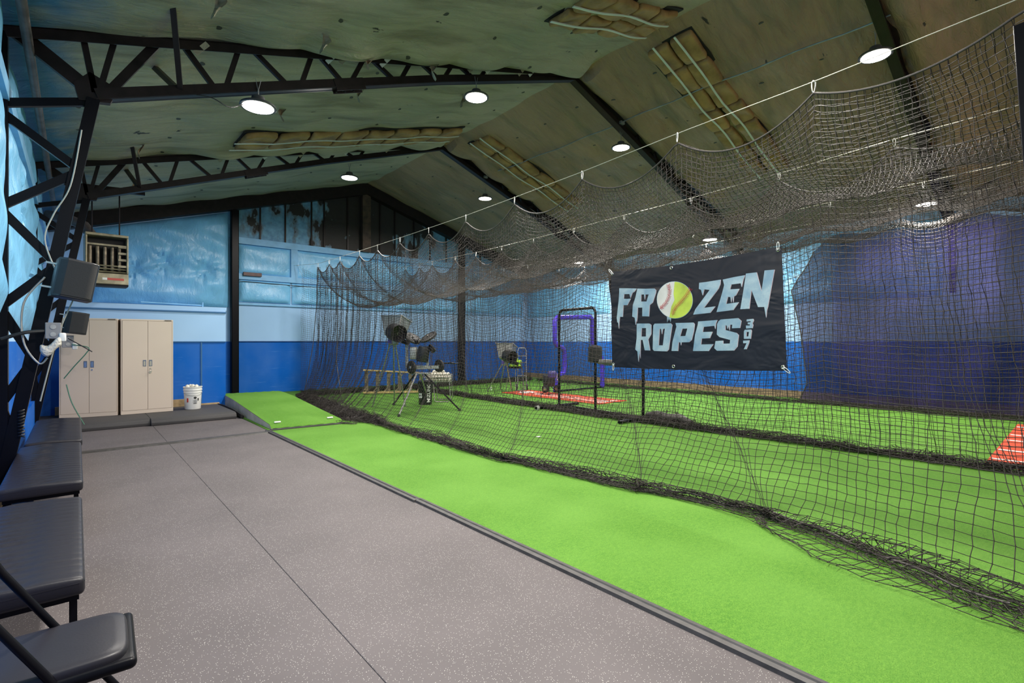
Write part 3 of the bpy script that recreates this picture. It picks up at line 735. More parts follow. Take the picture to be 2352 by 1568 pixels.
# bucket of balls
t = thing('plastic_bucket', 'white plastic bucket of balls on the platform right of the cabinets', 'bucket', (1.80, 12.02, .125))
part('shell', MB().lathe([(.135, 0), (.14, .01), (.155, .33), (.163, .335), (.163, .345), (.156, .35), (.16, .38), (.168, .385), (.168, .40), (.158, .405), (.16, .43), (.17, .44), (.17, .455), (.155, .455), (.15, .40), (.005, .38)], n=36), M['white_pl'], t)
part('label_print', MB().cbox((.02, -.1495, .17), (.07, .003, .07), RZ_(.1)), mat('label_grey', (.55, .55, .55), .5), t)
b = MB()
for k in range(5): b.cbox((.02, -.152, .12+.018*k), (.06-.01*(k % 2), .003, .006), RZ_(.1))
b.sphere((.02, -.15, .235), .028, 10, 6, (1, .25, .9)); b.cbox((.075, -.134, .2), (.02, .004, .05), RZ_(.5))
part('label_marks', b, M['printblack'], t)
part('side_sticker', MB().cbox((-.105, -.112, .19), (.03, .004, .08), RZ_(-.75)), M['redlabel'], t)
part('bail', MB().tube([(.165*math.cos(a), -.165*math.sin(a), .35-.07*math.sin(a)) for a in np.linspace(0.1, PI-.1, 16)], .003, 6), M['conduit'], t)
b0 = solo('practice_ball', MB().sphere((0, 0, 0), .037, 16, 10), M['ballm'], 'off white ball heaped in the top of the white bucket', 'ball', 'balls in the white bucket')
for k, (x, y, z) in enumerate([(1.70, 11.96, .585), (1.80, 12.0, .592), (1.77, 12.08, .588), (1.87, 12.05, .58), (1.72, 12.1, .58), (1.85, 11.95, .578)]):
    o = b0 if k == 0 else b0.copy()
    if k: col.objects.link(o)
    o.location = (x, y, z)

# ================================================================== HEATER
t = thing('unit_heater', 'stained beige gas unit heater hanging over the cabinets', 'heater', (.43, 11.75, 2.55), math.radians(2))
w, h, d = .62, .92, .6
part('case', MB().box((-w/2, 0, 0), (w/2, d, .20)).box((-w/2, 0, h-.05), (w/2, d, h)).box((-w/2, 0, .2), (-w/2+.03, d, h-.05)).box((w/2-.03, 0, .2), (w/2, d, h-.05)), M['heater'], t, bevel=.01, smooth=False)
part('inner_void', MB().box((-w/2+.03, .25, .2), (w/2-.03, d-.02, h-.05)), M['heat_dark'], t)
part('upper_frame', MB().box((-w/2+.03, .02, h-.22), (w/2-.03, .05, h-.19)), M['heater'], t)
for k in range(5):
    x = -w/2+.07+k*.105
    part('exchanger_tube', MB().rbox((x-.028, .06, .25), (x+.028, .2, h-.22), .02, 3), M['heat_tube'], t)
for k in range(3): part('louver', MB().cbox((0, .04, .23+.055*k), (w-.06, .012, .02), RX_(.5)), M['heater'], t)
b = MB()
for k in range(4): b.box((w/2-.15, .03, .32+.12*k), (w/2-.03, .05, .36+.12*k))
part('side_fin', b, M['heater'], t)
part('name_label', MB().box((-.0, -.004, .075), (.24, 0, .115)), M['redlabel'], t); part('name_label_end', MB().box((-.07, -.004, .075), (-.002, 0, .115)), M['white_pl'], t)
part('drip_lip', MB().prism([(0, 0), (.5, 0), (.45, -.03), (.05, -.03)], 'x', -w/2+.15, w/2), M['heat_dark'], t)
for x in (-.2, .2): part('hanger_rod', MB().tube([(x, .3, h), (x, .3, 1.75)], .012, 6), M['steel'], t)
part('flue_pipe', MB().tube([(-.2, .4, h), (-.3, .5, h+.18), (-.55, .6, h+.3), (-.8, .8, h+.35)], .09, 14), M['pipe'], t)
# corroded rod and scrap over the heater
solo('hanger_bracket', MB().bar((-.1, 11.95, 4.30), (1.0, 11.95, 4.36), .07, .09), M['steel'], 'dark steel hanger bar above the wall heater', 'bracket')

# speakers
def speaker(loc, rz, sc, tilt, label):
    t = thing('loudspeaker', label, 'speaker', loc, rz, 'black loudspeakers on the lattice columns')
    W_, D_, H_ = .34*sc, .30*sc, .42*sc; R = RY_(tilt)
    poly = [(-W_/2, D_/2), (-W_/2, -D_/2+.06), (-W_/2+.05, -D_/2)] + [(W_/2-.07+.07*math.sin(a), -D_/2+.07-.07*math.cos(a)) for a in np.linspace(0, PI/2, 8)] + [(W_/2, D_/2)]
    b = MB().prism(poly, 'z', -H_/2, H_/2); b.v = [tuple(R @ Vector(p)) for p in b.v]; part('cabinet', b, M['black_pl'], t, bevel=.008)
    b = MB().prism([(x*.93, y*.93-.02) for x, y in poly], 'z', -H_/2+.02, H_/2-.02); b.v = [tuple(R @ Vector(p)) for p in b.v]; part('grille', b, M['black_tex'], t)
    for zz in (H_/2-.06, -H_/2+.08):
        b = MB().bar((-W_/2-.07, .05, zz), (-W_/2+.02, .02, zz), .016, .016); b.v = [tuple(R @ Vector(p)) for p in b.v]
        part('bracket', b, M['alu'], t)
speaker((-.01, 6.22, 2.07), math.radians(8), .86, math.radians(10), 'larger black loudspeaker on the nearer lattice column, beside the heater')
speaker((.0, 10.86, 1.80), math.radians(8), .84, math.radians(8), 'smaller looking black loudspeaker before the left beige cabinet')

# electrical boxes and cables on the columns
def ebox(x, y, z, s, label):
    t = thing('outlet_box', label, 'electrical box', (x, y, z))
    part('box', MB().cbox((0, 0, 0), (.11*s, .07*s, .15*s)), M['greybox'], t, bevel=.006, smooth=False)
    for dz in (-.035, .035): part('socket', MB().lathe([(.022*s, 0), (.022*s, .006)], (0, -.037*s, dz*s), 12, RX_(PI/2)), M['alu'], t)
    part('plug', MB().rbox((.04*s, -.06*s, -.10*s), (.09*s, -.01, -.02*s), .012, 2), M['white_pl'], t)
ebox(-.16, 6.30, 1.60, 1.0, 'grey outlet box on the nearer lattice column')
ebox(-.10, 10.94, 1.50, 1.3, 'small grey outlet box with loose wires before the left cabinet')
solo('wrapped_bundle', MB().rbox((-.25, 6.22, 1.40), (-.10, 6.30, 1.50), .035, 4, 4, fn=lambda x, y, z: .03*math.sin(40*x)+.35*(x+.17), ), M['plasticwrap'], 'crumpled clear plastic wrapped plug tied below the grey outlet box', 'plastic bundle')
def wire(pts, r, m, label, cat='cable'):
    P = [Vector(p) for p in pts]; out = []
    for i in range(len(P)-1):
        p0 = P[max(0, i-1)]; p1 = P[i]; p2 = P[i+1]; p3 = P[min(len(P)-1, i+2)]
        for k in range(8):
            s = k/8; out.append(.5*((2*p1)+(-p0+p2)*s+(2*p0-5*p1+4*p2-p3)*s*s+(-p0+3*p1-3*p2+p3)*s**3))
    out.append(P[-1]); return solo('cable', MB().tube(out, r, 6), M[m], label, cat)
wire([(.04, 6.40, 3.55), (-.04, 6.40, 3.0), (-.16, 6.40, 2.7), (-.22, 6.38, 2.45), (-.14, 6.36, 2.15)], .006, 'wire_w', 'pale cable running down the nearer lattice column above the speaker')
wire([(-.22, 6.38, 2.1), (-.36, 6.36, 1.85), (-.36, 6.34, 1.5), (-.26, 6.33, 1.3), (-.2, 6.33, 1.35)], .008, 'conduit', 'grey looped cable behind the nearer lattice column at the outlet')
wire([(-.5, 6.3, 1.52), (-.35, 6.28, 1.58), (-.2, 6.3, 1.60)], .016, 'wire_k', 'black cable from the wall to the grey outlet box')
wire([(-.05, 10.85, 1.45), (.15, 10.8, 1.40), (.12, 10.8, 1.3), (-.02, 10.83, 1.1), (-.15, 10.86, .9)], .008, 'wire_g', 'thin green wire dangling under the small outlet box')
wire([(-.1, 10.85, 1.55), (.08, 10.8, 1.42), (.2, 10.78, 1.33)], .008, 'wire_k', 'black plug lead dangling before the left cabinet')
wire([(-.12, 10.9, .8), (-.05, 10.8, .5), (.10, 10.7, .15)], .008, 'wire_g', 'thin green cord hanging to the floor before the left cabinet')
wire([(-.02, 6.33, 1.9), (-.13, 6.33, 1.55), (-.25, 6.33, .95)], .006, 'wire_w', 'pale wire taped along the face of the nearer lattice column')
wire([(1.0, 6.45, 4.22), (1.15, 6.42, 4.22), (1.32, 6.42, 4.17), (1.45, 6.42, 4.24), (1.6, 6.42, 4.30)], .006, 'wire_k', 'black lamp cord draped from the near truss to the leftmost lamp')
wire([(3.42, YE-.12, 3.20), (5.5, YE-.12, 3.17), (8.0, YE-.12, 3.20)], .010, 'wire_k', 'thin dark line strung across the end wall below the blue board')
solo('wall_plaque', MB().box((3.55, YE-.16, 3.36), (4.03, YE-.09, 3.46)), M['maroon'], 'small maroon box mounted on the blue board right of the black column', 'plaque', bevel=.005)
b = MB().tube([(1.0, 12.75, 2.31), (2.1, 12.78, 2.29)], .014, 8).cbox((2.1, 12.78, 2.31), (.02, .04, .1)); solo('wall_rod', b, M['boardblue'], 'blue painted metal rod lying above the partition ledge', 'rod')
solo('cord_reel', MB().tube([(-.38+.02*math.cos(a*6.28), 6.43+.015*math.sin(a*6.28), .62+a*.028+.0) for a in np.linspace(0, 9, 90)], .006, 5), M['wire_k'], 'coiled black cord hanging on the lower nearer lattice column', 'cable')

# ================================================================== BENCHES AND CHAIR
def bench(y0, y1, x0, x1, pleat, label):
    t = thing('padded_bench', label, 'bench', (x0, y0, 0), 0, 'black padded benches along the left wall'); L = y1-y0; W_ = x1-x0
    def fn(x, y, z):
        if z < .43: return 0
        e = 4*max(0, (x/W_)*(1-x/W_))*1.2
        a = -.0045*abs(math.sin(PI*y/pleat))**.3*0 - .004*(1-abs(math.sin(PI*y/pleat)))**3
        if .22*W_ < x < .72*W_: a += .006*math.sin(PI*((y/pleat) % 1) + x*9)*min(1, (x/W_-.22)*6)*min(1, (.72-x/W_)*6)
        return .012*min(1, e)+a
    part('seat', MB().rbox((0, 0, .385), (W_, L, .462), .022, 3, (14, int(L/.014), 1), fn), M['vinylblack'], t)
    part('seat_piping', MB().tube([(W_-.004, .02, .44), (W_-.004, L-.02, .44)], .005, 6).tube([(.02, .004, .44), (W_-.02, .004, .44)], .005, 6), M['vinylblack'], t)
    part('frame_rail', MB().box((.03, .03, .36), (W_-.02, L-.03, .388)), M['steel_black'], t)
    for x in (.06, W_-.04):
        for y in (.10, L-.10): part('leg', MB().box((x-.014, y-.014, .004), (x+.014, y+.014, .365)), M['steel_black'], t)
    for y in (.10, L-.10): part('cross_bar', MB().box((.06, y-.01, .12), (W_-.04, y+.01, .145)), M['steel_black'], t)
bench(2.90, 4.45, -.46, .03, .085, 'nearest black pleated vinyl bench, directly behind the folding chair')
bench(4.93, 6.86, -.42, .04, .10, 'middle black pleated vinyl bench between the nearest and farthest ones')
bench(7.02, 9.05, -.40, .05, .10, 'farthest black pleated vinyl bench, before the platform step')
t = thing('folding_chair', 'black folding chair with padded seat in the bottom left corner', 'chair', (-.05, 2.285, 0), math.radians(-2))
def fc(x, y, z):
    return .012*max(0, 1-(x/.2)**2)*max(0, 1-(y/.2)**2) if z > .45 else 0
part('seat_pan', MB().rbox((-.20, -.19, .405), (.212, .19, .445), .019, 4, 8), M['steel_black'], t)
def round_pad():
    b = MB(); n_ = 40; rings = [(1.0, .440), (1.0, .452), (.985, .462), (.95, .468), (.8, .472), (.5, .475), (.2, .476)]
    vs = []; fs = []
    for s, z in rings:
        for k in range(n_):
            a = 2*PI*k/n_; ca, sa = math.cos(a), math.sin(a); e = .35
            vs.append((.198*s*math.copysign(abs(ca)**e, ca)-.006, .178*s*math.copysign(abs(sa)**e, sa), z))
    for i in range(len(rings)-1): fs += [(i*n_+k, i*n_+(k+1) % n_, (i+1)*n_+(k+1) % n_, (i+1)*n_+k) for k in range(n_)]
    fs.append(tuple((len(rings)-1)*n_+k for k in range(n_))); return b.add(vs, fs)
part('seat_cushion', round_pad(), M['vinylblack'], t)
for s in (-1, 1):
    part('front_frame', MB().tube([(-.225, s*.17, .86), (-.15, s*.172, .70), (-.02, s*.175, .475), (.24, s*.20, .03)], .0125, 10), M['steel_black'], t)
    part('rear_leg', MB().tube([(.05, s*.20, .405), (-.12, s*.20, .2), (-.30, s*.20, .02)], .0115, 10), M['steel_black'], t)
part('backrest', MB().rbox((-.245, -.165, .68), (-.205, .165, .87), .018, 3, 4), M['vinylblack'], t)
part('front_stretcher', MB().tube([(.09, -.22, .10), (.09, .22, .10)], .009, 8), M['steel_black'], t)
part('rear_stretcher', MB().tube([(-.22, -.20, .11), (-.22, .20, .11)], .009, 8), M['steel_black'], t)

# ================================================================== NETS
clipY = [1.6, 2.94, 4.30, 5.63, 6.87, 8.05, 9.14, 10.15, 11.06, 12.2, 12.9, 13.7]
CAB = {1: (4.95, [(-3, 4.0), (.3, 3.887), (1.6, 3.81), (2.94, 3.77), (4.3, 3.70), (5.63, 3.655), (6.87, 3.62), (9, 3.60), (11, 3.595), (13.7, 3.61), (15.66, 3.785)]),
       2: (7.6, [(-3, 4.15), (.3, 4.03), (1.58, 3.99), (2.84, 3.91), (4.2, 3.85), (5.5, 3.82), (7, 3.78), (10, 3.74), (13.7, 3.78), (15.66, 3.92)]),
       3: (10.4, [(-3, 4.3), (.3, 4.15), (1.3, 4.11), (2.5, 4.07), (5, 3.96), (6.1, 3.89), (7.3, 3.86), (10, 3.82), (13.7, 3.86), (15.66, 4.0)]),
       4: (12.5, [(-3, 4.4), (1.1, 4.28), (3.7, 4.16), (5, 4.13), (8, 4.0), (13.7, 4.0), (15.66, 4.1)])}
def cz(k, y): return np.interp(y, [a for a, b in CAB[k][1]], [b for a, b in CAB[k][1]])
posts = [.30] + clipY
def scallop(y, ph=0, amp=.27):
    y = np.asarray(y, float); out = np.zeros_like(y)
    P = [p+ph for p in posts]
    for a, b in zip(P, P[1:]):
        m = (y >= a) & (y < b); u = (y-a)/(b-a); d = min(amp, amp*(b-a)/1.25)
        if a < .9: d = .16
        out = np.where(m, d*4*u*(1-u), out)
    return out
def edge_z(k, y): return cz(k, y) - .10 - scallop(y, {1: 0, 2: -.04, 3: .15, 4: -.3}[k], .27 if k == 1 else .33)
def wob(a, b, s=1.0):
    return s*(np.sin(2.3*a+1.7*b)+.6*np.sin(5.1*a-3.2*b+1)+.4*np.sin(9.7*a+7.1*b+2)+.25*np.sin(17*a-13*b))/2.2
def jit(shape, s): return nrs.normal(0, s, shape)
CELL = .055
def ygrid(y0, y1, gather):
    ys = [y0]
    while ys[-1] < y1: ys.append(ys[-1] + CELL/gather(ys[-1]))
    return np.array(ys)
# --- front wall net
XB = [(-1, 3.9), (.2, 3.88), (.5, 3.92), (1.0, 4.22), (1.9, 4.5), (3.3, 4.27), (5.06, 4.08), (7, 4.12), (8.7, 4.18), (9.6, 4.0), (10.5, 4.15), (12, 4.4), (13.9, 4.55)]
def xb_front(y): return np.interp(y, [a for a, b in XB], [b for a, b in XB])
def wall_net(ys, x_top, ztop, xbot, folds, power=5.0, hang=66, pile=10, pile_w=.16, skirt=None, gather_y=None, amp=.0, seed=1, vamp=0.02, shear=0):
    n = len(ys); rows = hang+pile+(10 if skirt is not None else 0); P = np.zeros((n, rows, 3))
    xb = xbot(ys); zt = ztop(ys)
    for j in range(hang):
        v = j/(hang-1); z = zt*(1-v)+.03*v
        x = x_top+(xb-x_top)*v**power; y = ys.copy()
        for y0, lean, w, g, bulge in folds:
            yk = y0 + lean*np.minimum(z, 1.2); d = y-yk; e = np.exp(-(d/w)**2)*min(1, .25+v)
            y = y - g*d*e; x = x - bulge*e*v
        if shear: y = y - shear*v*np.exp(-(ys-ys[0])/.9)
        x = x + wob(ys, z, vamp)*min(1, v*4); y = y + wob(z*1.3, ys*1.1+seed, .018)
        if gather_y is not None:
            a = gather_y(ys); x = x + a*np.sin(ys*2*PI/.31+.8*np.sin(z*1.3+ys))*(.35+.65*v) + .5*a*np.sin(ys*2*PI/.17+z)
        P[:, j] = np.stack([x, y, z], 1)
    base = P[:, hang-1].copy()
    for k in range(pile):
        a = 2*PI*k/pile*1.6
        r1 = pile_w*(.6+.5*np.sin(ys*3.1+k)+.3*np.sin(ys*9+2.2*k))
        P[:, hang+k, 0] = base[:, 0] + r1*np.cos(a)*.8 - .03
        P[:, hang+k, 1] = base[:, 1] + .05*np.sin(ys*6+k*1.7)
        P[:, hang+k, 2] = .02 + pile_w*.42*(1+np.sin(a+ys*2.2))*(.5+.5*np.abs(np.sin(ys*4+k)))
    if skirt is not None:
        for k in range(10):
            f = (k+1)/10; wdt = skirt(ys)
            P[:, hang+pile+k, 0] = xb - .02 - wdt*f + .03*np.sin(ys*7+k)*f
            P[:, hang+pile+k, 1] = base[:, 1] + .06*np.sin(ys*5+k*.9)
            P[:, hang+pile+k, 2] = .018 + .02*np.abs(np.sin(ys*11+k*2.1))
    P += jit(P.shape, .0028); P[:, :, 2] = np.maximum(P[:, :, 2], .012)
    return P
g1 = lambda y: 1.0 if y < 8.6 else (1.35 if y < 10.2 else 1.75)
ys = ygrid(.28, 13.75, g1)
folds = [(.55, .25, .20, .85, .03), (1.88, .62, .24, .95, .06), (2.95, .58, .22, .93, .05), (4.75, .5, .22, .92, .05), (6.2, .4, .15, .8, .04), (7.35, .35, .16, .85, .05), (8.3, .3, .15, .85, .05), (9.2, .2, .14, .8, .05)]
ga = lambda y: np.interp(y, [8.5, 9.5, 11, 13.8], [0, .035, .07, .075])
sk = lambda y: np.interp(y, [0, .5, 1.4, 1.8, 2.3, 6, 9, 9.6, 10.6, 13.8], [.18, .45, .52, .34, .12, .12, .14, .42, .30, .08])
P1 = wall_net(ys, 4.95, lambda y: edge_z(1, y), xb_front, folds, skirt=sk, gather_y=ga, pile=11, pile_w=.13, shear=.75)
t = thing('cage_net', 'near black batting cage net hanging from the front cable and spilling on the turf', 'net', (4.95, 7, 0), group=None)
netpart('net_wall', P1, t, .0030, knots=.0062)
def crumple(y0, y1, xf, w, h, rows, seed, ax=0):
    yv = np.arange(y0, y1, .05); P = np.zeros((len(yv), rows, 3)); r = np.random.RandomState(seed)
    for k in range(rows):
        ph = r.uniform(0, 6.28, 4); f = r.uniform(2, 9, 4)
        o = .5*np.sin(yv*f[0]+ph[0])+.5*np.sin(yv*f[1]+ph[1]); q = np.abs(.6*np.sin(yv*f[2]+ph[2])+.4*np.sin(yv*f[3]+ph[3]))
        P[:, k, 0] = xf(yv)+w*o; P[:, k, 1] = yv+.06*np.sin(yv*7+ph[0]); P[:, k, 2] = .014+h*q*(1-.8*np.abs(o))
    return P[..., [1, 0, 2]] if ax else P
netpart('net_fold', crumple(-.5, 9.0, xb_front, .12, .09, 9, 3), t, .0024); netpart('net_fold', crumple(8.5, 13.8, xb_front, .26, .20, 26, 5), t, .0030)
def rope(P, r=.008): return MB().tube([tuple(p) for p in P], r, 6)
yy = np.arange(.28, 13.72, .06)
part('top_rope', rope(np.stack([np.full_like(yy, 4.95), yy, edge_z(1, yy)], 1), .010), M['rope'], t, world=True)
part('lead_rope', rope(np.stack([xb_front(yy)+.02*np.sin(yy*5), yy, np.full_like(yy, .03)+.02*np.abs(np.sin(3*yy))+.01*np.sin(11*yy)], 1), .008), M['rope'], t, world=True)
part('end_rope', rope([(4.95, 13.7, 3.52), (4.93, 13.72, 2.6), (4.85, 13.8, 1.4), (4.62, 13.85, .03)], .010), M['rope'], t, world=True)
part('tie_rope', rope([(4.93, 12.1, 3.3), (4.92, 12.3, 2.4), (4.9, 12.25, 1.5), (4.82, 12.1, 1.0), (4.6, 11.3, .3), (4.45, 10.8, .05)], .009), M['rope'], t, world=True)
# --- roof nets
def roof_net(ka, kb, sag, seed, y0=.28, y1=13.75, gather=lambda y: 1.0):
    ys = ygrid(y0, y1, gather); xa, xb = CAB[ka][0], CAB[kb][0]; S_ = sag(ys)
    L = (xb-xa)*1.16; m = int(L/CELL); P = np.zeros((len(ys), m, 3))
    for j in range(m):
        v = j/(m-1); base = cz(ka, ys)*(1-v)+cz(kb, ys)*v-.10
        sc = scallop(ys, {1: 0, 2: -.04, 3: .15, 4: -.3}[ka], .27 if ka == 1 else .33)*np.exp(-v*7)+scallop(ys, {1: 0, 2: -.04, 3: .15, 4: -.3}[kb], .33)*np.exp(-(1-v)*7)
        b = (4*v*(1-v))**.8
        z = base-sc-S_*b - .10*b*np.sin(ys*2.4+seed)**2 + wob(ys, v*3+seed, .03)*b
        y = ys + .05*np.sin(ys*4.6+seed+v*3)*b + wob(v*4, ys+seed, .02)
        x = xa+(xb-xa)*v + .04*np.sin(ys*4.6)*b
        P[:, j] = np.stack([x, y, z], 1)
    return P + jit(P.shape, .0028)
sag1 = lambda y: np.interp(y, [0, 3, 7, 11, 13.8], [.62, .68, .85, 1.05, 1.0])
netpart('net_roof', roof_net(1, 2, sag1, 1, gather=lambda y: g1(y)*1.1), t, .0030)
# --- divider net with its roof
ys2 = ygrid(.1, 13.8, lambda y: 1.05)
XB2 = lambda y: np.interp(y, [0, 3, 6, 9, 14], [8.05, 7.95, 7.85, 7.9, 8.0])
P2 = wall_net(ys2, 7.6, lambda y: edge_z(2, y), XB2, [(k, .1, .13, .8, .05) for k in (1.2, 2.9, 4.6, 6.3, 7.9, 9.3, 10.6, 11.9, 13)], power=3, hang=68, pile=16, pile_w=.13, amp=0, seed=4, vamp=.035, gather_y=lambda y: np.interp(y, [6, 9, 13], [0.01, .04, .06]))
t2 = thing('cage_net', 'middle black divider net between the two batting lanes, its foot bunched on the turf', 'net', (7.8, 7, 0))
netpart('net_wall', P2, t2, .0030); netpart('net_fold', crumple(-.3, 13.9, XB2, .15, .16, 18, 9), t2, .0032); netpart('net_roof', roof_net(2, 3, lambda y: np.interp(y, [0, 5, 13], [.55, .6, .85]), 2.2), t2, .0030); netpart('net_roof', roof_net(3, 4, lambda y: np.interp(y, [0, 5, 13], [.42, .45, .6]), 3.7), t2, .0030)
part('top_rope', rope(np.stack([np.full_like(yy, 7.6), yy, edge_z(2, yy)], 1), .009), M['rope'], t2, world=True)
yr = np.arange(.1, 13.7, .07)
part('lead_rope', rope(np.stack([XB2(yr)+.03*np.sin(yr*4), yr, .05+.03*np.sin(yr*3)**2], 1), .016), M['rope'], t2, world=True)
# --- outer net
ys3 = ygrid(-.6, 13.8, lambda y: 1.0)
P3 = wall_net(ys3, 12.5, lambda y: edge_z(4, y), lambda y: np.full_like(y, 13.35), [(k, .1, .13, .7, .04) for k in (2.2, 4.6, 6.9, 9.2, 11.6)], power=1.1, hang=60, pile=8, pile_w=.09, seed=8, vamp=.03)
t3 = thing('cage_net', 'far black net in front of the blue curtain and right wall', 'net', (13, 7, 0)); netpart('net_wall', P3, t3, .0024); netpart('net_fold', crumple(-.6, 13.9, lambda y: np.full_like(y, 13.35), .12, .12, 12, 15), t3, .0032)
# --- back net, across the lanes
xs = ygrid(4.62, 13.3, lambda x: 1.35)
def ztop_back(x): return np.interp(x, [4.6, 7.6, 10.4, 12.5, 13.4], [3.5, 3.68, 3.76, 3.9, 3.6])-.25*np.abs(np.sin((x-4.6)*2.1))
Pb = wall_net(xs, 14.0, ztop_back, lambda x: np.full_like(x, 14.1)+.12*np.sin(x*2), [(k, .05, .12, .85, .05) for k in (5.2, 6.1, 6.9, 7.8, 8.6, 9.5, 10.4, 11.3, 12.2)], power=2, hang=62, pile=8, pile_w=.14, seed=12, vamp=.05, gather_y=lambda y: .05+0*y)
Pb = Pb[..., [1, 0, 2]]
t4 = thing('cage_net', 'black backstop net across the far end of the lanes before the blue end wall', 'net', (9, 14, 0)); netpart('net_wall', Pb, t4, .0027); netpart('net_fold', crumple(4.6, 13.3, lambda y: np.full_like(y, 14.1), .2, .2, 22, 21, 1), t4, .0032)

# cables and carabiners
cabl = {1: 'front steel cable of the near net, brightest and lowest in the walkway', 2: 'second steel cable above the divider net', 3: 'third steel cable over the far lane', 4: 'fourth steel cable over the far lane before the curtain'}
for k in CAB:
    yv = np.linspace(-2.9, 15.66, 60)
    solo('support_cable', MB().tube([(CAB[k][0], y, cz(k, y)) for y in yv], .0045, 6), M['cable'], cabl[k], 'cable')
def clip_mesh():
    pts = []
    for a in np.linspace(0, 2*PI, 18, endpoint=False): pts.append((0, .014*math.cos(a)*(1+.25*math.sin(a)), -.045+.052*math.sin(a)))
    return MB().tube(pts, .0045, 6, closed=True)
c0 = None
cl_l = {1: 'small steel carabiner clipping the near net to the front cable', 2: 'small steel carabiner on the second cable over the divider net', 3: 'small steel carabiner on the third cable over the far lane', 4: 'small steel carabiner on the fourth cable before the curtain'}
for k in CAB:
    ph = {1: 0, 2: -.04, 3: .15, 4: -.3}[k]
    for y in clipY:
        if c0 is None: o = c0 = solo('carabiner', clip_mesh(), M['clip'], '', 'carabiner')
        else: o = c0.copy(); col.objects.link(o)
        yk = y+ph; o.location = (CAB[k][0], yk, float(cz(k, yk))+.002); o.rotation_euler = (0, 0, rnd.uniform(-.6, .6)); o['label'] = cl_l[k]; o['group'] = 'carabiners on the %s cable' % ('front', 'second', 'third', 'fourth')[k-1]
solo('cable_turnbuckle', MB().tube([(4.95, 15.3, 3.74), (4.95, 15.42, 3.755)], .012, 8).tube([(4.95, 15.42, 3.75), (4.97, 15.1, 3.5), (4.96, 14.9, 3.2)], .003, 5), M['clip'], 'small turnbuckle with a dangling tail where the front cable meets the end wall', 'turnbuckle')
# net post at right edge
b = MB().bar((4.97, .10, 0), (4.97, .29, 3.70), .10, .10, up=(0, 1, 0)); solo('net_post', b, M['steel_black'], 'black square steel post at the right picture edge holding the near net', 'post', bevel=.004)
t = None

# heap of net at the mound corner
def heap(cx, cy, rx, ry, h, name, label, n_=46, seed=0):
    a = np.linspace(-1, 1, n_); P = np.zeros((n_, n_, 3))
    for i, u in enumerate(a):
        for j, v in enumerate(a):
            r = min(1, math.hypot(u, v)); f = (1-r**2)
            P[i, j] = (cx+u*rx+.06*math.sin(9*v+3*u+seed), cy+v*ry+.07*math.sin(8*u-4*v+seed), .02+h*f*(.55+.45*math.sin(7*u+5*v+seed)*math.cos(6*v-3*u)))
    P += jit(P.shape, .012); P[..., 2] = np.maximum(P[..., 2], .014); return P
t = thing('net_heap', 'dark tangled heap of net lying beside the foot of the green mound', 'net heap', (4.0, 9.6, 0))
netpart('net_fold', heap(4.0, 9.55, .42, .85, .26, '', ''), t); netpart('net_fold', heap(4.15, 10.9, .38, .9, .30, '', '', seed=2), t); netpart('net_fold', heap(4.05, 9.9, .3, .7, .2, '', '', seed=4), t)
t = thing('net_heap', 'dark bundle of net rolled at the foot of the black screen', 'net heap', (8.0, 4.95, 0))
b = MB(); pts = [(8.12, 5.45, .10), (8.08, 5.2, .13), (8.02, 4.95, .12), (8.0, 4.7, .13), (7.98, 4.45, .09)]
b.tube(pts, [.06, .10, .085, .10, .05], 12); part('rolled_core', b, M['rope'], t, world=True); netpart('net_fold', heap(8.02, 4.95, .26, .62, .27, '', '', 34, 3), t)

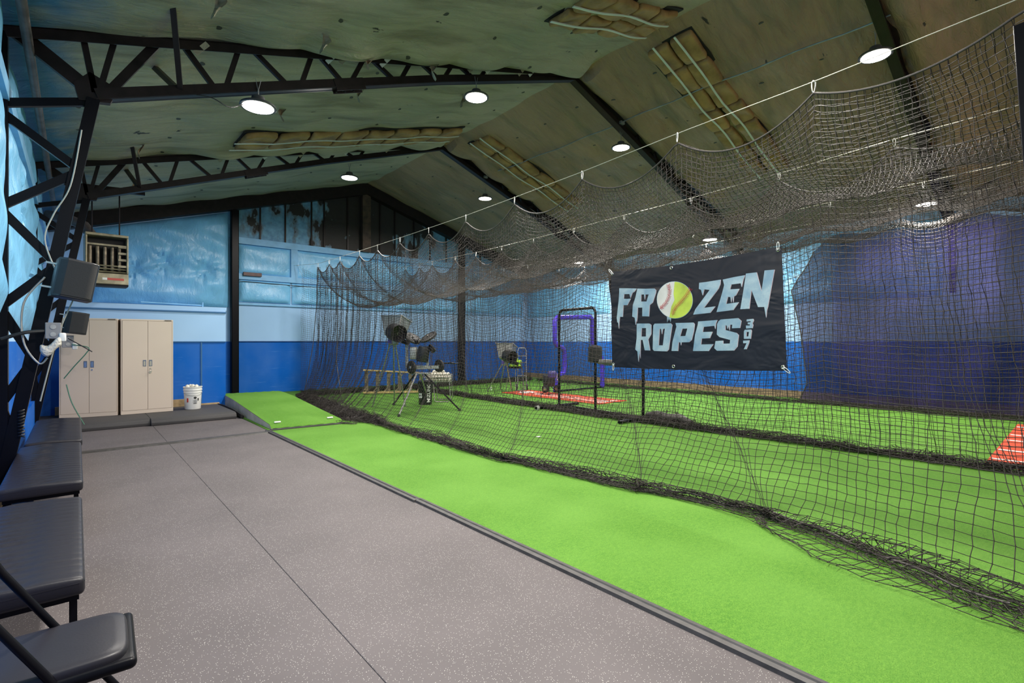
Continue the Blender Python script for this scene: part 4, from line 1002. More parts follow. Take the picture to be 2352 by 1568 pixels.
# ================================================================== BANNER
BANNER = {'FROZEN':[[[(0.0622,0.8187),(0.1254,0.8124),(0.1872,0.8036),(0.1727,0.7742),(0.1582,0.7629),(0.1428,0.7106),(0.1366,0.7518),(0.0981,0.7542),(0.094,0.7067),(0.1185,0.7031),(0.1453,0.7047),(0.1196,0.6388),(0.0912,0.6406),(0.0856,0.5207),(0.0641,0.5209),(0.0593,0.4632),(0.0559,0.3944),(0.0514,0.4546),(0.0481,0.4734),(0.0448,0.4598),(0.0409,0.5111),(0.0566,0.686),(0.0621,0.7785)]],[[(0.1934,0.8025),(0.2496,0.7945),(0.3089,0.7895),(0.3192,0.7719),(0.3173,0.7459),(0.2961,0.6528),(0.2754,0.6292),(0.2687,0.5157),(0.2237,0.5203),(0.2255,0.6073),(0.1936,0.6086),(0.1901,0.5238),(0.1855,0.4616),(0.1832,0.4976),(0.1773,0.4309),(0.1714,0.5077),(0.154,0.5202),(0.1595,0.6354),(0.1787,0.7143)],[(0.2189,0.7396),(0.2384,0.7384),(0.2429,0.6824),(0.2474,0.7369),(0.2701,0.736),(0.2548,0.6656),(0.2167,0.6692)]],[[(0.583,0.8002),(0.6204,0.7995),(0.7001,0.8031),(0.6972,0.7625),(0.6871,0.7248),(0.6049,0.5656),(0.6672,0.5696),(0.6385,0.516),(0.5438,0.5104),(0.5572,0.5594),(0.64,0.7234),(0.6097,0.7343),(0.6,0.6793),(0.5922,0.7333),(0.5798,0.7436)]],[[(0.7119,0.8007),(0.7719,0.8089),(0.8245,0.8111),(0.8159,0.7746),(0.806,0.7115),(0.8031,0.7465),(0.7549,0.747),(0.7474,0.7064),(0.7947,0.7005),(0.7759,0.6476),(0.7654,0.64),(0.7618,0.5843),(0.759,0.6332),(0.7554,0.6353),(0.7509,0.5858),(0.7486,0.6379),(0.7349,0.6423),(0.7247,0.5816),(0.7896,0.5858),(0.7603,0.523),(0.6736,0.5176),(0.7078,0.6897),(0.7181,0.7507)]],[[(0.83,0.823),(0.8816,0.8195),(0.9015,0.6537),(0.9194,0.8247),(0.9642,0.8185),(0.9279,0.5248),(0.9219,0.4927),(0.9178,0.4311),(0.9114,0.5233),(0.8823,0.5269),(0.8534,0.6805),(0.8397,0.521),(0.7961,0.524),(0.8141,0.672)]]],'ROPES':[[[(0.1854,0.4482),(0.2711,0.4454),(0.2828,0.4314),(0.281,0.3402),(0.2612,0.289),(0.2723,0.1803),(0.2368,0.1808),(0.2236,0.2836),(0.2102,0.2842),(0.2072,0.1769),(0.2055,0.0935),(0.2011,0.1681),(0.1973,0.133),(0.1926,0.0627),(0.1864,0.1683),(0.1718,0.1862),(0.1828,0.3013)],[(0.2182,0.4012),(0.2483,0.4017),(0.2466,0.3176),(0.2147,0.3175)]],[[(0.3062,0.4425),(0.4079,0.4407),(0.417,0.4248),(0.4068,0.333),(0.3918,0.191),(0.3805,0.1728),(0.2985,0.1756),(0.2899,0.1929),(0.2939,0.3395),(0.2974,0.4259)],[(0.3375,0.3926),(0.3471,0.3877),(0.3512,0.3362),(0.3573,0.387),(0.3714,0.3928),(0.3559,0.2298),(0.3288,0.2306)]],[[(0.4379,0.4415),(0.5429,0.4372),(0.5504,0.422),(0.5445,0.3576),(0.5308,0.2774),(0.5151,0.2577),(0.4707,0.2569),(0.4667,0.2266),(0.4643,0.2572),(0.4537,0.2576),(0.4486,0.176),(0.4097,0.1766),(0.4171,0.2656),(0.4429,0.406)],[(0.4774,0.3851),(0.5078,0.3846),(0.495,0.3158),(0.4634,0.315)]],[[(0.5709,0.4444),(0.6758,0.4467),(0.6683,0.4199),(0.6637,0.3654),(0.6594,0.3971),(0.6001,0.3922),(0.5945,0.3463),(0.6481,0.3445),(0.6329,0.2887),(0.5878,0.2869),(0.5831,0.2337),(0.6503,0.2331),(0.624,0.1734),(0.5372,0.1747),(0.5517,0.3248),(0.568,0.4124)]],[[(0.6947,0.4488),(0.7837,0.4494),(0.7988,0.4238),(0.7911,0.364),(0.7509,0.3654),(0.7537,0.3973),(0.7414,0.396),(0.7379,0.3449),(0.735,0.3942),(0.7281,0.3609),(0.7249,0.3934),(0.7171,0.3925),(0.7165,0.354),(0.7727,0.3236),(0.7835,0.3041),(0.7751,0.2066),(0.7567,0.173),(0.6694,0.1743),(0.6555,0.1979),(0.6636,0.26),(0.7035,0.2622),(0.7031,0.2353),(0.7374,0.2342),(0.7402,0.2645),(0.6853,0.294),(0.6715,0.318),(0.6753,0.4115),(0.6827,0.4343)]]],'NUM':[[[(0.8264,0.4325),(0.8573,0.4333),(0.8592,0.4183),(0.8524,0.3966),(0.8555,0.3815),(0.8517,0.3559),(0.8216,0.3558),(0.8212,0.3805),(0.8393,0.3791),(0.8416,0.3886),(0.83,0.391),(0.8311,0.4059),(0.844,0.4062),(0.8451,0.4158),(0.8248,0.4154)]],[[(0.8149,0.3458),(0.8451,0.3452),(0.8478,0.3339),(0.8415,0.2677),(0.8092,0.2691),(0.8103,0.3326)],[(0.8219,0.3259),(0.8349,0.3266),(0.8312,0.2882),(0.8204,0.2887)]],[[(0.8046,0.2543),(0.8349,0.2554),(0.8323,0.2347),(0.8193,0.1817),(0.8068,0.1819),(0.8215,0.2329),(0.805,0.2319)]]],'DRIP':[[[(0.3863,0.5054),(0.4139,0.4967),(0.408,0.4491),(0.4039,0.485),(0.3971,0.4645),(0.3946,0.4927),(0.3869,0.4459)]]],'BALL':[(0.5429,0.6456),(0.542,0.6725),(0.5385,0.6991),(0.5326,0.725),(0.5244,0.7494),(0.5141,0.7719),(0.5017,0.7918),(0.4878,0.8087),(0.4724,0.8222),(0.4561,0.8318),(0.4392,0.8372),(0.422,0.8384),(0.4051,0.8351),(0.3888,0.8274),(0.3737,0.8156),(0.36,0.7997),(0.3482,0.7802),(0.3386,0.7576),(0.3315,0.7325),(0.3271,0.7055),(0.3254,0.6774),(0.3266,0.6489),(0.3306,0.6208),(0.3373,0.5938),(0.3465,0.5687),(0.3578,0.546),(0.3711,0.5264),(0.3859,0.5103),(0.4019,0.498),(0.4186,0.4899),(0.4356,0.4861),(0.4525,0.4866),(0.4689,0.4913),(0.4844,0.5),(0.4986,0.5126),(0.5112,0.5287),(0.522,0.5479),(0.5308,0.5697),(0.5373,0.5936),(0.5413,0.6191)],'S1':[(0.4003,0.8095),(0.4081,0.7567),(0.4037,0.6976),(0.3848,0.6405),(0.3591,0.601),(0.3362,0.5822)],'S2':[(0.5313,0.748),(0.5071,0.6898),(0.4775,0.6401),(0.4503,0.6019),(0.4309,0.5581),(0.4194,0.5003)]}
QT = [Vector((4.80, 3.72, 2.33)), Vector((4.80, 1.81, 2.36)), Vector((4.73, 1.74, 1.24)), Vector((4.73, 3.65, 1.20))]
def bq(u, v, off=0.0):
    top = QT[0].lerp(QT[1], u) + Vector((0, 0, -.030*math.sin(PI*u)**1.0*(1 if u < .99 else 1)))*1.0
    bot = QT[3].lerp(QT[2], u) + Vector((0, 0, -.012*math.sin(PI*u)))
    p = bot.lerp(top, v); return (p.x-off, p.y, p.z)
t = thing('banner', 'black vinyl banner reading FROZEN ROPES 307 clipped to the near net', 'banner', tuple(bq(.5, 0)))
nx, nz = 48, 30
def shr(P_): return P_
b = MB(); P = np.array([[bq(u, v, .0) for v in np.linspace(0, 1, nz)] for u in np.linspace(0, 1, nx)]); b.grid(P)
P = np.array([[bq(u, v, -.003) for v in np.linspace(0, 1, nz)] for u in np.linspace(0, 1, nx)]); b.grid(P[::-1])
part('cloth', b, M['banner'], t, world=True)
def flat_poly(loops, off, name, m, parent, label=None):
    cu = bpy.data.curves.new(name, 'CURVE'); cu.dimensions = '2D'; cu.fill_mode = 'BOTH'
    for lo in loops:
        # subdivide so that letters follow the cloth
        pts = []
        for (a0, b0), (a1, b1) in zip(lo, lo[1:]+lo[:1]):
            k = max(1, int(math.hypot(a1-a0, b1-b0)/.04))
            pts += [(a0+(a1-a0)*i/k, b0+(b1-b0)*i/k) for i in range(k)]
        sp = cu.splines.new('POLY'); sp.points.add(len(pts)-1); sp.use_cyclic_u = True
        for q, (x, y) in zip(sp.points, pts): q.co = (x*2, y*1.2, 0, 1)
    ob = bpy.data.objects.new('tmp', cu); col.objects.link(ob); dg = bpy.context.evaluated_depsgraph_get(); dg.update()
    me = bpy.data.meshes.new_from_object(ob.evaluated_get(dg)); vs = [(v.co.x/2, v.co.y/1.2) for v in me.vertices]; fs = [tuple(p.vertices) for p in me.polygons]
    bpy.data.objects.remove(ob); bpy.data.meshes.remove(me)
    bm_ = MB().add([bq(u, v, off) for u, v in vs], fs)
    return part(name, bm_, m, parent, world=True, label=label, smooth=False)
for k in ('FROZEN', 'ROPES', 'NUM'):
    for g in BANNER[k]:
        cx = sum(p[0] for p in g[0])/len(g[0]); cy = sum(p[1] for p in g[0])/len(g[0])
        flat_poly([[(x+.0022, y-.0012) for x, y in lo] for lo in g], .0022, 'letter_rim', M['pink'], t)
        flat_poly(g, .0040, 'letter', M['ice'], t)
for g in BANNER['DRIP']: flat_poly(g, .0040, 'icicle', M['ice'], t)
ball = BANNER['BALL']; bcx = sum(p[0] for p in ball)/40; bcy = sum(p[1] for p in ball)/40
flat_poly([[(bcx+(x-bcx)*1.02, bcy+(y-bcy)*1.02) for x, y in ball]], .0045, 'ball_rim', M['ice'], t)
wpoly = ball[:]; flat_poly([wpoly], .0055, 'ball_print', M['printwhite'], t)
# lime half: bounded by a curve from top centre to lower left
half = [p for i, p in enumerate(ball) if i <= 9 or i >= 28]; half = ball[28:]+ball[:11]
flat_poly([half + [(bcx-.005, bcy+.06), (bcx+.0, bcy+.0), (bcx-.02, bcy-.06)]], .0065, 'ball_print', M['printlime'], t)
b = MB()
for S_ in (BANNER['S1'], BANNER['S2']):
    pts = []
    for (a0, b0), (a1, b1) in zip(S_, S_[1:]):
        for i in range(5): pts.append((a0+(a1-a0)*i/5, b0+(b1-b0)*i/5))
    for i, (u, v) in enumerate(pts[:-1]):
        du = pts[i+1][0]-u; dv = (pts[i+1][1]-v)*.6; L = math.hypot(du, dv) or 1; nx_, ny_ = -dv/L, du/L
        for s in (-1, 1):
            b.bar(bq(u, v, .0075), bq(u+s*nx_*.012-du/L*.006, v+s*ny_*.02-dv/L*.012, .0075), .003, .0015, up=(1, 0, 0))
    for p, q in zip(pts, pts[1:]): b.bar(bq(*p, .0075), bq(*q, .0075), .0022, .0015, up=(1, 0, 0))
part('ball_stitching', b, M['printred'], t, world=True)
for u, v in ((.012, .975), (.42, .975), (.985, .975), (.012, .03), (.42, .03), (.985, .03)):
    p = Vector(bq(u, v, .004)); b = MB().tube([p+Vector((0, .014*math.cos(a), .014*math.sin(a))) for a in np.linspace(0, 2*PI, 14, endpoint=False)], .004, 6, True)
    part('grommet', b, M['silver'], t, world=True)
for k, (u, v, d, w) in enumerate([(.012, .975, (.0, .05, .06), 'top left'), (.985, .975, (.0, 0, .07), 'top right'), (.985, .03, (.0, -.06, -.05), 'bottom right'), (.012, .03, (0, 0, -.07), 'bottom left')]):
    p = Vector(bq(u, v, .008)); d = Vector(d); s_ = Vector((0, d.z, -d.y)).normalized()*.010
    pts = [p+d*(.5-.5*math.cos(a))+s_*math.sin(a) for a in np.linspace(0, 2*PI, 14, endpoint=False)]
    solo('banner_clip', MB().tube(pts, .0035, 6, True), M['clip'], 'silver snap hook holding the %s corner of the black banner' % w, 'snap hook')

# ================================================================== CURTAIN
ledge = [(0, 4.8), (.45, 4.62), (.8, 4.65), (1.9, 4.77), (2.93, 4.95), (3.4, 4.8), (4.2, 4.46)]
nu, nv = 150, 50; P = np.zeros((nu, nv, 3))
for i in range(nu):
    u = i/(nu-1)
    for j in range(nv):
        v = j/(nv-1); yl = np.interp(v*4.1, [a for a, b_ in ledge], [b_ for a, b_ in ledge])
        y = yl*(1-u)+(-2.6)*u; zt = 4.12 - .13*abs(math.sin(y*1.5+.6)) - .25*math.exp(-((y-4.6)/.35)**2) + .04*math.sin(5*y)
        x = 13.86 + .07*math.sin(y*3.3+.6*math.sin(v*3))*(.8+v*.5)*1.3 + .05*math.exp(-((y-4.1)/.2)**2)*math.sin(y*26) + .045*math.sin(y*8+v*2) + .05*math.exp(-((y-1.2-.6*v)/.3)**2)
        P[i, j] = (x, y, .03+(zt-.03)*v)
b = MB(); b.grid(P)
t = thing('windscreen_curtain', 'translucent purple blue tarp curtain hanging before the right wall', 'curtain', (13.9, 1.5, 0)); part('tarp', b, M['curtain'], t, world=True)
part('edge_binding', rope(P[0] + np.array([-.006, 0, 0]), .012), M['rope'], t, world=True); part('hem', rope(P[::3, 0] + np.array([-.01, 0, .012]), .022), M['rope'], t, world=True)

# ================================================================== SCREENS
t = thing('pitching_screen', 'black tube L shaped pitching screen standing behind the banner', 'screen', (8.2, 6.7, 0))
A = Vector((8.3, 7.9, 0)); Bm = Vector((8.2, 6.76, 0)); C_ = Vector((8.1, 5.52, 0)); up = Vector((0, 0, 1)); R_ = .028
def arc(p, q, rc=.14):
    return None
d1 = (Bm-A).normalized()
pts = [A+up*.04, A+up*2.08] + [A+up*(2.08+.13*math.sin(a))+d1*(.13-.13*math.cos(a)) for a in np.linspace(.2, PI/2, 6)] + [Bm-d1*.13*(1-math.sin(a))+up*(2.10+.11*math.cos(a)) for a in np.linspace(0, PI/2, 6)] + [Bm+up*.06]
part('tall_frame', MB().tube(pts, R_, 12), M['steel_black'], t, world=True)
part('low_frame', MB().tube([Bm+up*1.08, C_+up*1.08-(C_-Bm)*.05, C_+up*1.02, C_+up*.06], R_, 12), M['steel_black'], t, world=True)
part('base_tube', MB().tube([A+up*.05-(C_-A)*.02, C_+up*.05+(C_-A)*.02], .036, 12), M['steel_black'], t, world=True)
for q, nm in ((A, 'a'), (C_, 'b')): part('foot_tube', MB().tube([q+Vector((-.72, .02, .045)), q+Vector((.62, -.02, .045))], .032, 12), M['steel_black'], t, world=True)
part('rail_padding', MB().tube([Bm+up*1.08+(C_-Bm)*.08, Bm+up*1.08+(C_-Bm)*.55], .055, 14), mat('grey_foam', (.16, .155, .15), .7), t, world=True, label='grey foam padding')
b = MB().rbox((8.10, 6.62, 1.06), (8.28, 6.90, 1.42), .05, 4, 4, fn=lambda x, y, z: -.10*max(0, (z-1.2))*abs(y-6.76)*6)
part('corner_pad', b, M['black_tex'], t, world=True)
def flatnet(a, b_, z0, z1, dep=0.05):
    a = Vector(a); b_ = Vector(b_); L = (b_-a).length; n_ = int(L/CELL)+2; m_ = int((z1-z0)/CELL)+2; P = np.zeros((n_, m_, 3))
    for i in range(n_):
        for j in range(m_):
            u, v = i/(n_-1), j/(m_-1); p = a.lerp(b_, u); d = dep*math.sin(PI*u)*math.sin(PI*v); P[i, j] = (p.x+d, p.y+d*.4, z0+(z1-z0)*v)
    return P + jit(P.shape, .002)
netpart('net_panel', flatnet(A, Bm, .06, 2.18), t); netpart('net_panel', flatnet(Bm, C_, .06, 1.06), t)
ti = MB()
for q in range(3): ti.tube([A+Vector((-.70+.03*q, .02+.045*math.cos(a), .045+.045*math.sin(a))) for a in np.linspace(0, 2*PI, 12, endpoint=False)], .005, 5, True)
part('zip_tie', ti, M['white_pl'], t, world=True)
t = thing('padded_screen', 'purple foam padded notch sided screen farther down the lane', 'screen', (11.7, 10.3, 0))
seq = [(10.66, .03), (10.68, .42), (10.78, .50), (11.02, .56), (11.06, .70), (11.05, 1.20), (10.98, 1.30), (10.72, 1.38), (10.64, 1.50), (10.64, 2.10), (10.74, 2.21), (12.24, 2.27), (12.34, 2.18), (12.36, 1.45), (12.45, 1.28), (12.78, .98), (12.84, .85), (12.84, .03)]
pts = []
for (a0, b0), (a1, b1) in zip(seq, seq[1:]):
    for i in range(3): pts.append((a0+(a1-a0)*i/3, 10.3+.1*(a0-11.7)*.0, b0+(b1-b0)*i/3))
pts.append((12.84, 10.3, .03)); part('padded_frame', MB().tube(pts, .072, 12), M['purple'], t, world=True)
part('base_tube', MB().tube([(10.6, 10.3, .03), (12.9, 10.3, .03)], .025, 8), M['steel_black'], t, world=True)
netpart('net_panel', flatnet((11.05, 10.3, 0), (12.38, 10.3, 0), .06, 2.2), t)

# ================================================================== PITCHING MACHINES
YAW = math.radians(-41.04)
def feeder(loc, rz, H, label):
    """ball feeder: hopper, barrel and legs; H = height of hopper underside"""
    t = thing('ball_feeder', label, 'ball feeder', loc, rz)
    Rt = RZ_(-.35) @ RX_(-.30)
    b = MB(); Pp = [(-.26, -.14, .30), (.26, -.14, .30), (.26, .30, .30), (-.26, .30, .30), (-.16, -.05, -.12), (.18, -.05, -.12), (.18, .22, -.12), (-.16, .22, -.12)]
    b.add([tuple(Rt @ Vector(p) + Vector((-.05, .05, H+.12))) for p in Pp], [(0, 4, 5, 1), (1, 5, 6, 2), (2, 6, 7, 3), (3, 7, 4, 0), (4, 7, 6, 5), (0, 1, 2, 3)])
    part('hopper', b, M['alu'], t, bevel=.01)
    b = MB()
    for p, q in ((0, 1), (1, 2), (2, 3), (3, 0)): b.bar(Rt @ Vector(Pp[p])+Vector((-.05, .05, H+.12)), Rt @ Vector(Pp[q])+Vector((-.05, .05, H+.12)), .03, .03)
    part('hopper_rim', b, M['alu'], t)
    ax = Vector((.62, -.72, -.18)).normalized(); z = ax; x = z.cross(Vector((0, 0, 1))).normalized(); y = z.cross(x); Rm = Matrix((x, y, z)).transposed()
    c = Vector((.0, -.10, H+.09))
    part('feed_barrel', MB().lathe([(.02, 0), (.185, 0), (.19, .02), (.19, .28), (.182, .28), (.165, .06), (.02, .05)], c, 28, Rm), M['black_pl'], t)
    part('gear_motor', MB().rbox((-.14, .0, H-.20), (.06, .16, H-.04), .02, 2), M['alu'], t)
    part('control_sticker', MB().cbox((-.10, -.004, H-.12), (.08, .004, .09)), mat('violet_sticker', (.12, .08, .5), .4), t)
    part('drop_chute', MB().tube([(.12, -.05, H-.05), (.22, -.12, H-.12), (.34, -.16, H-.16)], .05, 12), M['steel_black'], t)
    for p in ((-.58, .35, 0), (-.22, .95, 0), (.15, .45, 0)):
        part('leg', MB().tube([(-.03+p[0]*.1, .05+p[1]*.1, H-.08), p], .017, 8), M['alu'], t)
        bpy.context.view_layer.update
    return t
feeder((5.30, 10.05, .004), YAW, 1.62, 'tall legged ball feeder with grey hopper and black barrel, left of the wheeled pitching machine')
feeder((9.45, 11.10, .004), YAW, 1.0, 'low ball feeder with grey hopper and black barrel in the far lane')
def machine(loc, rz, label, sc=1.0):
    t = thing('pitching_machine', label, 'pitching machine', loc, rz)
    hub = Vector((.10, 0, .80))
    for p, m_ in (((-.61, .72, .02), 'steel_black'), ((-.084, -1.08, .02), 'alu'), ((.16, 1.05, .02), 'alu'), ((1.04, -.25, .02), 'steel_black')):
        d = Vector(p)*.12; l = part('leg', MB().tube([hub+Vector((d.x, d.y, 0)), p], .018, 8), M[m_], t)
        part('rubber_foot', MB().lathe([(.03, 0), (.03, .02), (.02, .05)], (p[0], p[1], .001), 12), M['rubber'], l)
    part('hub_plate', MB().box((-.10, -.10, .78), (.36, .10, .81)), M['alu'], t, bevel=.005)
    part('axle', MB().bar((-.02, -.05, .92), (.58, .02, .93), .07, .07), M['alu'], t)
    for (x, y, z, r, a) in ((-.03, -.10, .93, .145, .9), (.56, .02, .955, .13, .95)):
        Rm = RZ_(a) @ RY_(PI/2)
        w = part('transport_wheel', MB().lathe([(.07, -.03), (.11, -.035), (.135, -.025), (r, -.01), (r, .01), (.135, .025), (.11, .035), (.07, .03)], (x, y, z), 28, Rm), M['rubber'], t)
        part('wheel_rim', MB().lathe([(.012, -.04), (.03, -.038), (.035, -.02), (.07, -.03), (.075, -.02), (.075, .02), (.07, .03), (.035, .02), (.03, .038), (.012, .04)], (x, y, z), 24, Rm), M['silver'], w)
    b = MB().box((-.18, -.02, .94), (-.12, .03, 1.50)).box((.28, -.02, .94), (.33, .03, 1.36)).box((-.18, -.02, .92), (.33, .03, .97)).bar((-.15, 0, 1.48), (.0, 0, 1.56), .05, .05)
    part('yoke', b, M['alu'], t, bevel=.004)
    part('motor_housing', MB().rbox((-.08, -.08, 1.10), (.08, .08, 1.38), .025, 3), M['alu'], t)
    part('drive_motor', MB().lathe([(.02, 0), (.12, .0), (.135, .03), (.135, .26), (.12, .33), (.05, .34)], (.19, -.04, 1.05), 24, RY_(.15)), M['black_pl'], t)
    part('motor_fin', MB().lathe([(.08, 0), (.10, .0), (.10, .10), (.08, .11)], (.36, -.02, 1.30), 18, RY_(.8)), M['steel_black'], t)
    for x, z, a, s in ((-.03, 1.57, .48, 1), (.33, 1.59, -.45, -1)):
        Rm = RX_(.42) @ RY_(a)
        w = part('throwing_wheel', MB().lathe([(.09, -.028), (.17, -.032), (.198, -.018), (.198, .018), (.17, .032), (.09, .028)], (x, 0, z), 36, Rm), M['rubber'], t)
        part('wheel_disc', MB().lathe([(.01, -.03), (.10, -.024), (.15, -.034), (.15, .034), (.10, .024), (.01, .03)], (x, 0, z), 30, Rm), M['steel_black'], w)
        part('wheel_nut', MB().lathe([(.012, 0), (.022, .03), (.022, .055), (.01, .06)], (x, 0, z), 10, Rm), M['silver'], w)
    part('ball_chute', MB().tube([(-.18, -.02, 1.62), (-.02, -.06, 1.52), (.1, -.12, 1.48)], .045, 12), M['steel_black'], t)
    b = MB()
    for k in range(7): b.sphere((-.15+.06*k, -.07-.01*(k % 2), 1.44+.03*((k*3) % 4)), .017, 8, 6)
    part('adjusting_bolt', b, M['silver'], t)
    part('tow_handle', MB().tube([(.58, .02, 1.0), (.78, .1, 1.02), (1.0, .2, 1.0)], .012, 6), M['steel_black'], t)
    return t
machine((5.62, 9.76, .004), YAW, 'two wheel pitching machine on splayed legs behind the near net')
# low machine in the far lane
t = thing('pitching_machine', 'small dark wheeled pitching machine parked low beside the purple screen', 'pitching machine', (10.15, 10.05, .004), YAW)
part('body', MB().rbox((-.17, -.14, .22), (.16, .14, .56), .04, 3), M['black_pl'], t); part('shroud', MB().rbox((-.05, -.16, .46), (.2, .1, .66), .05, 3), mat('violet_shroud', (.06, .05, .22), .4), t)
for x, y, r in ((-.12, -.16, .11), (.22, -.02, .10)):
    w = part('wheel', MB().lathe([(.05, -.03), (r, -.02), (r, .02), (.05, .03)], (x, y, .16), 24, RZ_(.9) @ RY_(PI/2)), M['rubber'], t)
    part('wheel_rim', MB().lathe([(.01, -.035), (.055, -.032), (.055, .032), (.01, .035)], (x, y, .16), 18, RZ_(.9) @ RY_(PI/2)), M['silver'], w)
part('coil_spring', MB().tube([(.22+.025*math.cos(a), -.08+.025*math.sin(a), .38+a*.0035) for a in np.linspace(0, 60, 150)], .005, 5), M['silver'], t)
for p in ((-.25, -.3, 0), (-.05, -.45, 0), (.35, -.35, 0)): part('leg', MB().tube([(.0, -.05, .25), p], .012, 6), M['steel_black'], t)
# hand truck
t = thing('hand_truck', 'grey tubular hand truck standing behind the low ball feeder', 'hand truck', (10.3, 11.35, .004), YAW)
part('frame', MB().tube([(-.14, 0, .05), (-.14, .1, 1.2), (-.10, .1, 1.3), (.08, .1, 1.3), (.12, .1, 1.22), (.12, 0, .05)], .013, 8), M['alu'], t)
for z in (.45, .85, 1.05): part('cross_bar', MB().tube([(-.14, .05, z), (.12, .05, z)], .010, 6), M['alu'], t)
part('toe_plate', MB().box((-.18, -.2, 0), (.16, .02, .012)), M['alu'], t)
for x in (-.17, .15): part('wheel', MB().lathe([(.02, -.02), (.1, -.02), (.1, .02), (.02, .02)], (x, .05, .10), 20, RY_(PI/2)), M['rubber'], t)
# lime balls
b0 = solo('dimpled_ball', MB().sphere((0, 0, 0), .06, 16, 10), M['lime'], 'bright lime green ball resting by the low ball feeder', 'ball', 'lime balls at the low ball feeder')
bx = Vector((9.83, 11.13, 0)); rt = Vector((.754, -.657, 0))
t = thing('ball_tray', 'small dark tray under the lime balls beside the low ball feeder', 'tray', (9.83, 11.13, .004), YAW)
part('tray', MB().box((-.22, -.1, .70), (.20, .12, .715)).box((-.22, -.1, .715), (.20, -.09, .76)), M['steel_black'], t)
for p in ((-.2, .1), (.18, .1), (0, -.08)): part('leg', MB().tube([(p[0], p[1], .70), (p[0]*1.5, p[1]*1.5, 0)], .01, 6), M['alu'], t)
for k, (u, z) in enumerate([(-.14, .78), (-.02, .78), (.10, .78), (-.08, .88), (.05, .885), (.13, .90), (.02, .97)]):
    o = b0 if k == 0 else b0.copy()
    if k: col.objects.link(o)
    p = bx+rt*u; o.location = (p.x, p.y, z)

# ball cart
t = thing('ball_cart', 'wire ball cart heaped with pale balls beside the black bucket', 'ball cart', (6.88, 10.72, .004), YAW)
b = MB()
for z in (.50, .60, .66): b.tube([(-.33, -.2, z), (.33, -.2, z), (.33, .2, z), (-.33, .2, z)], .007, 6, True)
for x in np.linspace(-.33, .33, 12): b.tube([(x, -.2, .66), (x, -.2, .50), (x, .2, .50), (x, .2, .66)], .003, 4)
for y in np.linspace(-.2, .2, 7): b.tube([(-.33, y, .66), (-.33, y, .50), (.33, y, .50), (.33, y, .66)], .003, 4)
part('basket', b, M['alu'], t)
for y in (-.2, .2): part('leg_frame', MB().tube([(-.10, y, .5), (-.06, y*1.2, .03), (.0, y*1.2, .01), (.28, y*1.2, .01), (.33, y*1.2, .05), (.30, y, .5)], .012, 8), M['alu'], t)
part('handle', MB().tube([(-.1, .22, .5), (-.1, .22, .93), (.38, .22, .93), (.38, .22, .5)], .011, 8), M['steel_black'], t)
b0 = solo('practice_ball', MB().sphere((0, 0, 0), .037, 12, 8), M['ballm'], 'pale practice ball in the wire cart', 'ball', 'pale balls heaped in the wire cart')
cp = Vector((6.88, 10.72, 0)); aw = Vector((.657, .754, 0)); k = 0
for lay, (nx_, ny_, z) in enumerate(((8, 5, .545), (8, 5, .615), (7, 4, .685), (4, 2, .745))):
    for i in range(nx_):
        for j in range(ny_):
            u = (i-(nx_-1)/2)*.077+rnd.uniform(-.002, .002); v = (j-(ny_-1)/2)*.077+rnd.uniform(-.002, .002)
            o = b0 if k == 0 else b0.copy()
            if k: col.objects.link(o)
            k += 1; p = cp+rt*u+aw*v; o.location = (p.x, p.y, z)
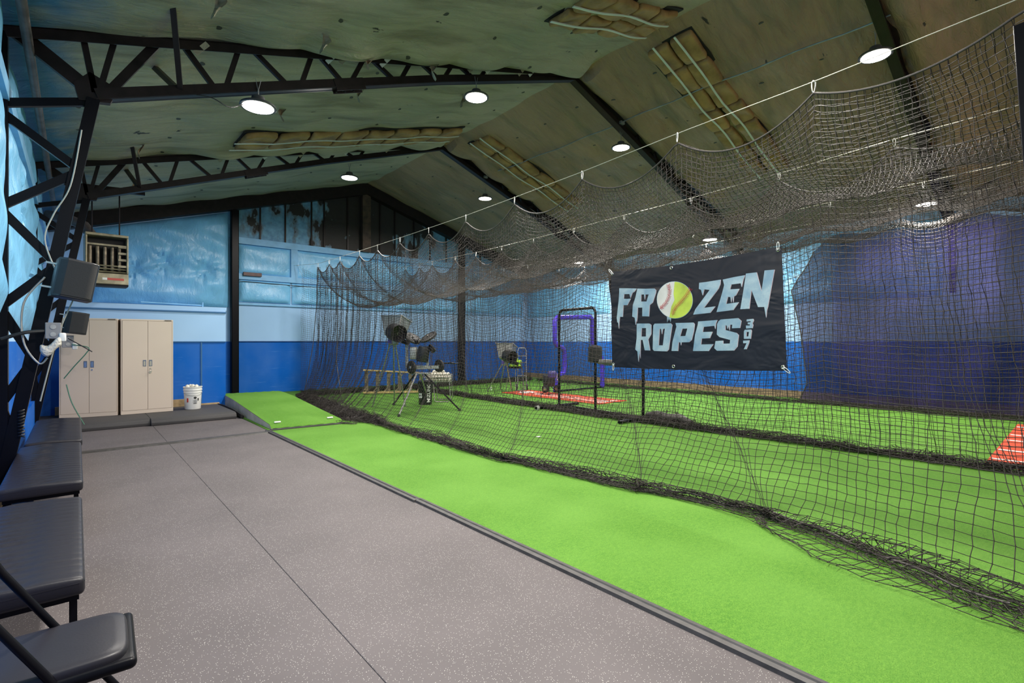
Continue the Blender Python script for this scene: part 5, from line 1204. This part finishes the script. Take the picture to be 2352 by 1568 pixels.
# black bucket with lettering
t = thing('ball_bucket', 'black ball bucket with white upright lettering and square emblem', 'bucket', (6.28, 10.36, .004), YAW)
part('shell', MB().lathe([(.15, 0), (.155, .01), (.17, .48), (.18, .485), (.18, .51), (.165, .515)], n=32), M['black_pl'], t)
part('padded_lid', MB().lathe([(.01, .50), (.17, .50), (.18, .52), (.175, .555), (.15, .57), (.01, .575)], n=32), M['vinylblack'], t)
def on_cyl(me_pts, ang0, r, z0, rot=True):
    out = []
    for x, y in me_pts:
        a = ang0 - (y if rot else -x)/r; z = z0 + (x if rot else y); out.append((r*math.sin(a), -r*math.cos(a), z))
    return out
def text_pts(s, size):
    cu = bpy.data.curves.new('lettering', 'FONT'); cu.body = s; cu.size = size; cu.offset = size*.02; ob = bpy.data.objects.new('tmp', cu); col.objects.link(ob)
    dg = bpy.context.evaluated_depsgraph_get(); dg.update(); me = bpy.data.meshes.new_from_object(ob.evaluated_get(dg)); v = [(q.co.x, q.co.y) for q in me.vertices]; f = [tuple(p.vertices) for p in me.polygons]
    bpy.data.objects.remove(ob); return v, f
v, f = text_pts('MIZUNO', .115); part('lettering', MB().add(on_cyl(v, .85, .174, .06), f), M['white_pl'], t, label='white upright lettering', smooth=False)
part('emblem', MB().add(on_cyl([(-.05, -.055), (0, -.055), (.05, -.055), (.05, .055), (0, .055), (-.05, .055)], -.6, .172, .22, False), [(0, 1, 4, 5), (1, 2, 3, 4)]), M['white_pl'], t, smooth=False)
part('emblem_mark', MB().add(on_cyl([(-.035, -.01), (-.01, -.02), (.04, .035), (.0, .01), (-.02, .03)], -.6, .1735, .22, False), [(0, 1, 2, 3, 4)]), M['printblack'], t, smooth=False)
# wooden rack
t = thing('wooden_rack', 'low worn wooden rack with a yellowed top rail behind the pitching machine', 'rack', (6.9, 13.05, .004))
A2 = Vector((6.15, 13.5, 0)); B2 = Vector((7.7, 12.6, 0)); dr = (B2-A2).normalized()
part('top_rail', MB().bar(A2+up*.69, B2+up*.58, .10, .035), M['yellowrail'], t, world=True)
part('bottom_rail', MB().bar(A2+up*.05, B2+up*.05, .10, .05), M['yellowrail'], t, world=True)
for k in range(6):
    p = A2.lerp(B2, .05+k*.17); zt = .67-.11*(.05+k*.17)
    part('upright', MB().bar(p+up*.05, p+up*zt, .09, .035, up=(1, .6, 0)).bar(p+up*(zt-.16)+dr*.0, p+up*zt+dr*.13, .03, .03).bar(p+up*.06-dr*.13, p+up*.2, .03, .03), M['ladderwood'], t, world=True)
